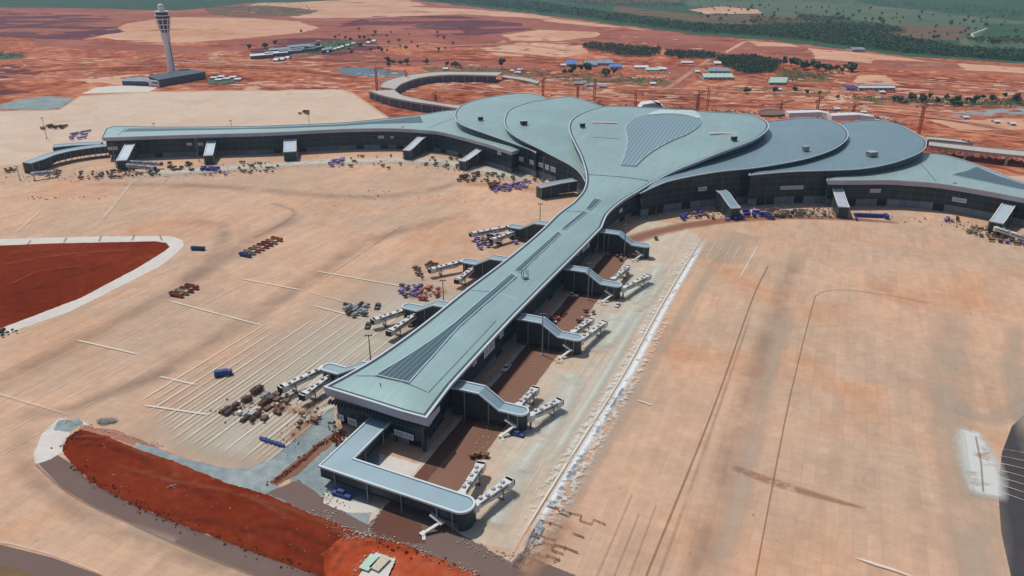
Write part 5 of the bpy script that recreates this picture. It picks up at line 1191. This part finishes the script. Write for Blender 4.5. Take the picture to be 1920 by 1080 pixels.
def heap(n,x0,y0,x1,y1,kinds,where,sc_=(.8,1.2),slant=0.0,rot=None):
    got=[]; sc_=(sc_[0]*.95,sc_[1]*.95)
    for i in range(n):
        for _ in range(30):
            u_=random.random(); v_=random.random(); q_=at(x0+(x1-x0)*u_,y0+(y1-y0)*v_+slant*(u_-.5))
            if all((q_-g_).length>(4.4 if 'b' not in kinds[0][:1] else 2.8) for g_ in got): break
        else: continue
        got.append(q_); k_,m_=random.choice(kinds).split(':')
        x=x0; y=y0; #random.random(); v_=random.random(); x=x0+(x1-x0)*u_; y=y0+(y1-y0)*v_+slant*(u_-.5)
        rz=(PIER_ROT if rot is None else rot)+random.choice((0,0,math.pi/2))+random.uniform(-.15,.15)
        put(k_,m_,q_+Vector((0,0,.02+ZL[0])),rz,'%s %s %s'%(MN[m_],KN[k_],where),'%ss %s'%(KN[k_],where),random.uniform(*sc_))
WD='dark heap by the pier front'
for n_,(x,y,km,sc0) in enumerate([(479,738,'f:rust',1.25),(486,734,'f:rust',1.25),(461,753,'f:rust',1.1),(467,751,'f:timber',1.0),(443,765,'f:rust',1.1),(449,769,'b:rust',1.2),(422,771,'p:rust',1.0),(430,774,'p:darkstock',1.0),(492,762,'f:timber',1.1),(499,757,'f:rust',1.1),(502,768,'t:rust',.9),(507,750,'t:darkstock',1.1),(517,741,'t:greenstock',.9),(498,743,'p:offgrey',.9),(450,777,'b:white',1.3),(461,777,'p:white',.7),(473,778,'t:offgrey',.9),(460,787,'p:darkstock',.9),(474,789,'f:rust',.8),(484,781,'f:rust',.9),(496,786,'t:rust',1.0),(517,774,'f:timber',.7),(523,777,'b:rust',1),(529,769,'f:rust',.7),(540,751,'b:timber',1.1),(486,769,'b:cream',1.1),(512,764,'b:redstock',.9)]):
    k_,m_=km.split(':'); p_=['at its back','at its back','on its left','on its left','on its left','on its left','at its left tip','at its left tip','in its middle','in its middle','in its middle','at its upper right','at its upper right','at its upper right','near its left tip','near its front','near its front','at its front edge','at its front edge','at its front edge','at its front edge','on its right','on its right','on its right','at its far right','in its middle','in its middle'][n_]
    put(k_,m_,at(x,y,.3),PIER_ROT+random.uniform(-.12,.12),'%s %s of the %s, %s'%(MN[m_],KN[k_],WD,p_),'stock of the '+WD,sc0)
for n_ in range(6): put('p','tarpblue',at(493+n_*7,825+n_*2.2,.3),PIER_ROT+1.2+random.uniform(-.2,.2),'navy blue pipe bundle in the dark row beside the grey road','navy bundles beside the grey road',.62)
heap(8,520,745,540,765,['t:rust','b:cream'],'between the dark heap and the pier',(.8,1.1))
heap(10,560,775,600,800,['b:cream','t:rust','b:timber'],'on the sand left of the pier corner',(.6,.9),-14)
heap(16,650,573,688,594,['p:offgrey','b:white','p:darkstock'],'in the pale pipe heap on the left stand',(.8,1.1))
heap(16,752,538,787,560,['t:lilac','p:lilac','b:cream','t:darkstock'],'in the lilac half of the bright heap left of the pier',(.8,1.2))
heap(14,790,540,822,562,['t:redstock','p:redstock','b:cream'],'in the red half of the bright heap left of the pier',(.8,1.2),-8)
heap(6,775,505,800,525,['b:rust','t:rust'],'behind the bright heap left of the pier',(.8,1))
heap(14,893,446,935,468,['t:darkstock','p:tarpblue','t:lilac'],'under the fourth left jet bridges',(.8,1.2),-10)
heap(2,966,456,974,461,['t:lilac'],'close to the pier at the fourth left corridor',(1,1.3))
heap(12,800,495,815,508,['f:rust','p:rust'],'at the cab of the third left jet bridge',(.8,1.1))
heap(30,860,326,965,346,['t:timber','b:rust','t:rust','b:cream','p:darkstock'],'below the outermost left petal',(.8,1.2),8)
heap(18,924,347,990,358,['t:lilac','p:lilac','t:rust'],'in the long lilac row below the left petals',(.9,1.3),-10)
heap(5,918,350,930,358,['f:timber'],'at the left end of the lilac row',(1.2,1.6))
heap(4,865,335,875,339,['f:rust','f:timber'],'alone left of the brown row below the petals',(1.2,1.6))
heap(16,980,322,1055,352,['b:redstock','t:redstock','b:rust','t:darkstock'],'along the wall under the row of five banners',(.9,1.2),16)
heap(20,795,298,858,322,['b:cream','t:timber','b:rust','t:darkstock'],'below the fourth left wing corridor',(.8,1.2))
heap(16,650,292,755,318,['t:timber','b:cream','b:rust'],'right of the wide left wing corridor',(.8,1.2))
heap(8,616,300,646,312,['t:lilac','f:lilac'],'in the lilac pair right of the wide corridor',(1.1,1.5),-3)
heap(26,440,306,522,326,['b:cream','t:timber','b:rust'],'left of the wide left wing corridor',(.9,1.3))
heap(8,376,317,410,322,['c:bluebox'],'in the blue row below the second left wing corridor',(.9,1.1),rot=0)
heap(6,380,325,424,330,['t:lilac','c:bluebox'],'in the front blue row below the second left wing corridor',(.7,.9),rot=0)
heap(14,318,309,365,322,['t:rust','b:cream','f:rust'],'between the first two left wing corridors',(.9,1.3))
heap(44,148,323,300,335,['b:darkstock','b:rust','b:cream','t:darkstock'],'in the dotted rows below the first left wing corridor',(.9,1.3),-5)
heap(9,78,238,126,243,['f:rust','t:timber','t:rust'],'in the brown row behind the far left corridor',(1.2,1.7),-2)
heap(12,132,250,168,262,['t:lilac','p:lilac'],'in the lilac row behind the far left corridor',(1,1.4),-8)
heap(8,10,318,34,324,['t:rust','b:timber'],'left of the tip of the long left corridor',(1,1.4)); heap(8,60,322,120,330,['t:timber','t:rust'],'under the tip of the long left corridor',(1,1.4))
heap(9,4,622,34,630,['b:darkstock','f:darkstock'],'on the pale shoulder of the red island at the left edge',(.6,.9),-6)
heap(5,562,211,590,215,['t:rust','f:timber'],'on the pale apron behind the left wing',(1.2,1.6))
heap(3,1276,407,1294,413,['c:bluebox'],'lone on the apron inside the right curve',(.9,1.1)); heap(4,1300,399,1325,405,['c:bluebox','t:lilac'],'behind the lone container inside the right curve',(.8,1))
heap(7,1362,408,1398,414,['c:bluebox','t:lilac'],'at the foot of the grey leaning corridor',(.8,1),rot=0); heap(7,1398,401,1446,412,['c:bluebox'],'right of the grey leaning corridor',(.9,1.1),8,rot=0)
heap(10,1435,394,1468,410,['f:rust','t:rust','t:darkstock'],'in the rusty cluster below the long banner',(.9,1.3))
heap(26,1460,396,1508,409,['b:cream','t:rust','b:rust','p:darkstock'],'right of the rusty cluster below the long banner',(.8,1.1))
heap(34,1500,394,1566,410,['b:cream','b:cream','t:timber','b:darkstock'],'in the cream field left of the right wing corridor',(.8,1.1))
for i in range(5): put('c','bluebox',at(1609+i*9.5,406+i*.4,.3),0.0,'violet blue container in the long line right of the right wing corridor','containers in the long blue line',1.05)
put('c','bluebox',at(1661,409,.3),1.4,'violet blue container set crosswise at the end of the long blue line',None,1.2)
heap(1,1605,413,1607,414,['c:bluebox'],'alone in front of the long blue line',(.6,.7))
heap(7,1768,411,1800,418,['t:lilac','p:lilac','f:rust'],'in the lilac patch below the right wing mast',(.9,1.2)); heap(22,1808,430,1862,445,['b:cream','b:darkstock','t:timber'],'left of the right edge corridor',(.8,1.1))
heap(14,1858,446,1925,458,['t:rust','f:rust','t:lilac'],'below the right edge corridor',(.9,1.2),8)
heap(12,1288,403,1345,412,['b:cream','t:timber','b:rust'],'beside the lone blue container inside the right curve',(.7,1))
for a in ((6,1148,478,1180,490,'right of the fourth right corridor stair'),(6,1085,585,1120,605,'among the second right bridges'),(5,1060,655,1075,668,'at the foot of the second right mast'),(7,905,775,930,790,'left of the first zigzag stair'),(6,880,852,915,860,'around the open pit near the L-shaped corridor'),(6,1155,510,1185,528,'under the third right bridges')):
    heap(*a[:5],['b:cream','t:rust','b:white','t:timber'],a[5],(.6,.9))
T=put('t','redstock',at(1041,600),.4,'bright red soil bag heap on the service road by the second right corridor',None,1.3)
# portable cabins in the red soil at the bottom
for x0,y0,x1,y1,w_,l,mt_ in ((683,1074,704,1050,3.4,'pale green flat roofed cabin slab in the red soil, left of the two','mint'),(702,1074,724,1052,3.6,'cream flat roofed cabin slab in the red soil, right of the two','cream')):
    a,b=at(x0,y0),at(x1,y1); d=(b-a).normalized(); nn=Vector((-d.y,d.x,0)); T=thing('cabin',l,'cabin',tuple((a+b)/2)); m=MB(); m.prism(ccw([a+nn*w_/2*-1,b-nn*w_/2,b+nn*w_/2,a+nn*w_/2]),0,1.8); m.build('wall','wallp',T)
    m=MB(); m.prism(ccw([a-d*.3-nn*(w_/2+.3),b+d*.3-nn*(w_/2+.3),b+d*.3+nn*(w_/2+.3),a-d*.3+nn*(w_/2+.3)]),1.8,2.0); m.build('roof',mt_,T)
G('concrete_slab',[(668,1090),(705,1040),(742,1052),(722,1100)],'pale',.3)
# ================================================================ rubble (uncountable)
def rubble(name,label,mat,areas,smin,smax):
    vs=[];fs=[]
    for (pts,n,spread) in areas:
        P_=PX(pts) 
        for i in range(n):
            k_=random.randrange(len(P_)-1); p=P_[k_].lerp(P_[k_+1],random.random())+Vector((random.gauss(0,spread),random.gauss(0,spread),0)); s_=random.uniform(smin,smax)*random.uniform(.4,1); b=len(vs)
            for q in ((-1,-.7,0),(1,-.8,0),(.8,.9,0),(-.9,.8,0),(0,0,1)): vs.append((p.x+q[0]*s_*random.uniform(.5,1.2),p.y+q[1]*s_*random.uniform(.5,1.2),q[2]*s_*random.uniform(.5,1)+ZL[0]*.5))
            fs+=[(b,b+1,b+4),(b+1,b+2,b+4),(b+2,b+3,b+4),(b+3,b,b+4)]
    m=MB(); m.v=vs; m.f=fs; m.uv=[[(0,0)]*3 for _ in fs]; o=m.build(name,mat); tag(o,label,'rubble',None,'stuff')
rubble('rear_clutter','white grey building clutter heaped behind the rear roof edges','whroof',[([(1150,199),(1300,204),(1430,212)],90,4),([(1480,212),(1560,211),(1640,217),(1700,232)],200,5),([(1740,268),(1830,276)],90,4),([(740,165),(790,150),(900,139)],80,3),([(700,173),(780,191),(860,202)],90,4),([(1200,132),(1260,138)],60,12),([(1320,148),(1390,150)],40,8),([(1100,125),(1170,130)],40,8)],.8,2.2)
rubble('pale_rubble','pale stone rubble strewn along the road edges, stands and red soil','cream',[([(125,790),(165,800),(250,822),(300,840)],170,.7),([(600,955),(640,1000),(690,1005)],150,1.6),([(640,1010),(690,1006),(740,1015),(850,1060),(900,1080)],200,1.0),([(690,1000),(720,945)],60,.4),([(600,920),(640,955)],60,1.5),([(180,850),(350,920),(560,1020)],34,7),([(320,912),(330,915)],14,.8),([(668,1070),(705,1040),(742,1055)],90,1.2),([(850,1012),(930,1040),(970,1045)],90,1.4),([(540,800),(600,790),(520,860)],70,2),([(930,780),(890,850)],60,2.4),([(1000,700),(1060,600)],60,3),([(1130,560),(1180,480)],60,3),([(960,650),(1000,620)],20,2)],.18,.55)
rubble('pale_debris','cream building debris scattered below the wings and petals','cream',[([(60,325),(230,330),(420,325),(540,312),(760,300),(860,320),(1000,345)],420,9),([(1290,405),(1440,402),(1570,402)],200,6),([(1800,430),(1920,455)],80,6)],.5,1.3)
rubble('dark_debris','brown and dark debris scattered below the wings and petals','rust',[([(0,330),(120,335),(330,332),(420,318),(540,310),(760,298),(860,318),(1000,340),(1060,370)],520,10),([(1290,400),(1440,400),(1570,402),(1800,420),(1920,450)],260,6),([(50,372),(190,372)],30,3),([(640,380),(760,362),(900,375)],30,12),([(420,770),(540,760)],90,5),([(600,760),(540,830)],60,2.5)],.4,1.2)
rubble('red_clods','red soil clods and mud heaps along the construction edges','pit',[([(135,870),(240,940),(340,985),(580,1072)],110,1.6),([(120,840),(150,808)],25,1.5),([(500,912),(600,835),(640,815)],90,1.1),([(620,790),(640,830),(650,850)],160,1.4),([(680,1010),(850,1062)],50,1.2),([(880,790),(935,770)],60,1.2),([(1030,600),(1060,590)],60,1.5),([(1150,425),(1250,398),(1330,392)],120,2)],.3,.9)
rubble('ring_debris','dark site clutter on the unfinished ring concourse and behind the petals','rust',[([(1150,199),(1300,204),(1430,212)],120,4),([(1480,216),(1560,214),(1640,220),(1700,236)],160,5),([(692,176),(770,195),(870,208)],160,3),([(860,205),(900,192)],120,6),([(1430,214),(1470,214)],60,3),([(1130,200),(1110,192)],60,4),([(1150,201),(1300,206),(1420,213),(1540,221),(1640,224)],260,7),([(1750,280),(1920,305)],160,7),([(1750,262),(1830,268)],120,5)],1.0,2.6)
MT['peach_s']=soil('heaped pale earth',[(.3,(.50,.27,.18)),(.5,(.62,.38,.27)),(.7,(.70,.50,.38))],.02,.2,.4)
MT['earth2']=soil('heaped red earth',[(.3,(.22,.07,.045)),(.5,(.40,.15,.10)),(.7,(.58,.30,.2))],.02,.2,.4)
def mounds(name,label,mat,areas,smin,smax,zf):
    vs=[];fs=[]
    for (pts,n,spread) in areas:
        P_=PX(pts)
        for i in range(n):
            k_=random.randrange(len(P_)-1); p=P_[k_].lerp(P_[k_+1],random.random())+Vector((random.gauss(0,spread*2),random.gauss(0,spread),0)); s_=random.uniform(smin,smax)*random.uniform(.4,1); b=len(vs); nn=7; e=random.uniform(1,3.2); an=random.uniform(-.5,.5)
            for ring,(rr,zz) in enumerate(((1,-.02),(.55,.7),(.15,1))):
                for q in range(nn):
                    a=2*math.pi*q/nn; r_=rr*s_*random.uniform(.75,1.2); x,y=math.cos(a)*r_*e,math.sin(a)*r_; vs.append((p.x+x*math.cos(an)-y*math.sin(an),p.y+x*math.sin(an)+y*math.cos(an),zz*s_*zf*random.uniform(.7,1.1)))
            for ring in range(2):
                for q in range(nn): r2=(q+1)%nn; fs.append((b+ring*nn+q,b+ring*nn+r2,b+(ring+1)*nn+r2,b+(ring+1)*nn+q))
            fs.append(tuple(b+2*nn+q for q in range(nn)))
    m=MB(); m.v=vs; m.f=fs; m.uv=[[(0,0)]*len(f) for f in fs]; o=m.build(name,mat); tag(o,label,'earth',None,'stuff')
AR=[([(20,120),(300,112),(600,110),(760,158)],260,70),([(20,150),(200,140),(240,150)],60,30),([(400,160),(680,160)],60,25),([(740,155),(1000,158),(1300,180),(1900,225)],420,60),([(1400,175),(1900,160),(2000,180)],240,60),([(1100,115),(1500,165),(1900,200)],240,60),([(850,90),(1100,80),(1900,150)],160,120)]
mounds('earth_heaps','long heaps of dug red earth over the construction plain','earth2',AR,3,11,.24)
mounds('pale_heaps','pale heaps and streaks of dug sandy earth over the construction plain','peach_s',[(a,int(n*.5),s_) for a,n,s_ in AR],3,10,.16)
# ================================================================ trees
def inpoly(n,poly):
    out=[]; X=[p[0] for p in poly]; Y=[p[1] for p in poly]
    while len(out)<n:
        x=random.uniform(min(X),max(X)); y=random.uniform(min(Y),max(Y)); c_=False
        for i in range(len(poly)):
            (a,b),(c2,d2)=poly[i-1],poly[i]
            if (b>y)!=(d2>y) and x<(c2-a)*(y-b)/(d2-b)+a: c_=not c_
        if c_: out.append((x,y))
    return out
def tree_proto(i,r,h,mat,nl=110):
    T=thing('tree','','tree'); ORG[T.name]=(0,0,0); m=MB(); m.tube((0,0,0),(0,0,h*.55),.28,.16,6); 
    for k_ in range(4): a=k_*1.6; m.tube((0,0,h*.35),(math.cos(a)*r*.6,math.sin(a)*r*.6,h*.65),.14,.05,5)
    m.build('trunk','trunk',T); m=MB(); cl=[(random.uniform(-.6,.6)*r,random.uniform(-.6,.6)*r,h*random.uniform(.5,.85),r*random.uniform(.4,.65)) for _ in range(7)]
    for k_ in range(nl):
        cx,cy,cz,cr=random.choice(cl); v=Vector((random.gauss(0,1),random.gauss(0,1),random.gauss(0,1))).normalized()*cr*random.uniform(.6,1); p=Vector((cx,cy,cz))+v; s_=r*random.uniform(.12,.24); a=(v.normalized()+Vector((random.uniform(-.6,.6),random.uniform(-.6,.6),random.uniform(-.2,.8)))).normalized(); e=a.orthogonal().normalized(); f=a.cross(e); m.face([p-e*s_-f*s_,p+e*s_-f*s_,p+e*s_+f*s_,p-e*s_+f*s_])
    m.build('crown',mat,T); return T
TP=[tree_proto(0,4.5,9,'leaf0'),tree_proto(1,5.5,10,'leaf1'),tree_proto(2,3.8,11,'leaf2')]; tu=[0,0,0]
def trees(L,label,group,smin=.8,smax=1.5):
    for x,y in L:
        i=random.randrange(3); s_=random.uniform(smin,smax); p=at(x,y); rz=random.uniform(0,6)
        if tu[i]: dup(TP[i],p,rz,label,group,s_)
        else: tu[i]=1; o=TP[i]; o.location=p; o.rotation_euler=(0,0,rz); o.scale=(s_,)*3; o['label']=label; o['group']=group
trees([(727,121),(731,119),(738,121),(751,122),(763,121),(799,121),(728,125)],'dark tree in the small row beyond the pond','trees beyond the pond',1.0,1.6)
trees([(838,127),(848,128),(855,128),(862,127)],'small dark tree in the row above the ring concourse','row above the ring concourse',.9,1.3); trees([(941,130)],'single round dark tree above the right end of the ring concourse','single trees',1.8,2.0)
trees([(1058,139),(1070,139),(1074,140),(1089,137),(1099,138),(1104,139),(1136,144),(1152,142),(1135,142)],'dark tree on the scrub strip below the blue roofed compound','trees below the blue compound',1.2,1.9)
trees([(1470+i*11+random.uniform(-3,3),125+i*1.3+random.uniform(-2,2)) for i in range(12)],'round tree in the loose row right of the plantation','row right of the plantation',1.3,2.0)
trees([(1596,135),(1590,134),(1600,134)],'tree in the small dark clump on the bare soil right of the row','clump on bare soil',1.4,1.8)
trees([(1670+random.uniform(0,250),190+random.uniform(-4,10)) for i in range(34)],'low tree on the olive strip behind the right wing','trees of the olive strip',.8,1.4)
trees([(x,y) for x,y in [(1512,180),(1452,178),(1490,177),(1535,181),(1400,176),(1570,186)]],'low bush tree on the grass strip behind the right petals','bushes behind the right petals',.8,1.2)
trees([(498,91),(516,88),(468,96),(596,92),(605,95),(575,97),(648,76),(657,77),(675,74),(660,104),(620,102),(585,90)],'dark tree around the barrack compound','trees around the barracks',1.0,1.5)
trees(inpoly(120,[(1290,12),(1560,12),(1920,34),(1920,92),(1830,88),(1700,70),(1560,56),(1400,48),(1290,34)]),'lone tree scattered over the distant green fields beyond the forest belt','scattered field trees',.7,1.5)
trees(inpoly(30,[(560,60),(700,50),(900,70),(880,100),(640,98)]),'lone small tree scattered on the bare maroon fields','trees on the maroon fields',.7,1.1)
def forest(name,label,polys,mat,rmin,rmax,k_=11):
    vs=[];fs=[]
    for poly,n in polys:
        for x,y in inpoly(n,poly):
            p=at(x,y); r=random.uniform(rmin,rmax); h=r*random.uniform(1.1,1.7)
            for j in range(k_):
                v=np.array([random.gauss(0,1),random.gauss(0,1),abs(random.gauss(0,1))]); v/=np.linalg.norm(v); c_=(p.x+v[0]*r*.8,p.y+v[1]*r*.8,h*.45+v[2]*h*.7); s_=r*random.uniform(.35,.6); b=len(vs)
                for _ in range(3): vs.append((c_[0]+random.uniform(-s_,s_),c_[1]+random.uniform(-s_,s_),c_[2]+random.uniform(-s_,s_)*.8))
                fs.append((b,b+1,b+2))
    m=MB(); m.v=vs; m.f=fs; m.uv=[[(0,0)]*3 for _ in fs]; o=m.build(name,mat); tag(o,label,'forest',None,'stuff')
B0=[(745,-4),(900,12),(1050,28),(1200,48),(1300,60),(1420,68),(1520,78),(1700,100),(1920,116),(1940,117)]
forest('forest','dense dark green forest belt along the far edge of the red construction plain',[(B0+[(1940,102),(1800,92),(1700,74),(1600,60),(1420,54),(1280,44),(1100,20),(1000,4),(745,-12)],7000),([(1290,48),(1420,50),(1560,46),(1660,50),(1700,62),(1560,66),(1420,64),(1300,58)],2200),([(1500,30),(1600,36),(1560,42),(1490,40)],250)],'leaf0',4,7)
forest('forest','lighter green trees mixed through the far forest belt and hedges',[(B0+[(1940,104),(1800,94),(1700,78),(1600,62),(1420,56),(1280,44),(1100,20),(1000,4),(745,-12)],2200),([(1400,32),(1620,46),(1660,62),(1560,60),(1420,52)],500),([(1280,-10),(1500,-12),(1920,20),(1930,34),(1640,14),(1500,4),(1280,6)],500),([(1810,74),(1930,78),(1930,84),(1820,82)],200),([(1000,-5),(1280,8),(1290,14),(1100,12)],400)],'leaf1',4,7.5)
forest('plantation','dark square edged tree plantations on the red plain behind the petals',[([(1095,84),(1110,82),(1180,88),(1238,93),(1236,104),(1215,108),(1165,106),(1130,98),(1095,92)],900),([(1246,97),(1342,102),(1336,112),(1270,110),(1247,106)],500),([(1345,106),(1420,108),(1462,118),(1450,136),(1400,140),(1360,128),(1340,112)],1300)],'leaf2',3.5,5)
forest('scrub_bushes','brown green bushes along the scrub strips',[([(1440,132),(1560,140),(1560,152),(1480,154)],160),([(790,125),(930,128),(1060,138),(1280,151),(1270,160),(1050,154),(880,136)],200),([(1560,184),(1930,192),(1930,204),(1700,196)],260),([(560,108),(640,98),(690,84),(640,78),(580,84)],200),([(440,8),(600,8),(590,28),(440,26)],250),([(0,-10),(560,-10),(540,0),(330,18),(0,12)],700),([(0,99),(50,104),(40,110),(0,112)],60)],'leaf1',2.5,4.5,8)
# ================================================================ haze
hz=MB(); hz.box((0,4000,270),(17000,13000,544)); o=hz.build('haze',bpy.data.materials.new('haze air')); tag(o,'thin pale haze over the plain','haze',None,'stuff')
mt=o.data.materials[0]; mt.use_nodes=True; t=mt.node_tree; t.nodes.clear(); ou=t.nodes.new('ShaderNodeOutputMaterial'); pv=t.nodes.new('ShaderNodeVolumePrincipled')
pv.inputs['Color'].default_value=(.62,.78,.92,1); pv.inputs['Density'].default_value=.00006; pv.inputs['Anisotropy'].default_value=.2; t.links.new(pv.outputs[0],ou.inputs['Volume'])
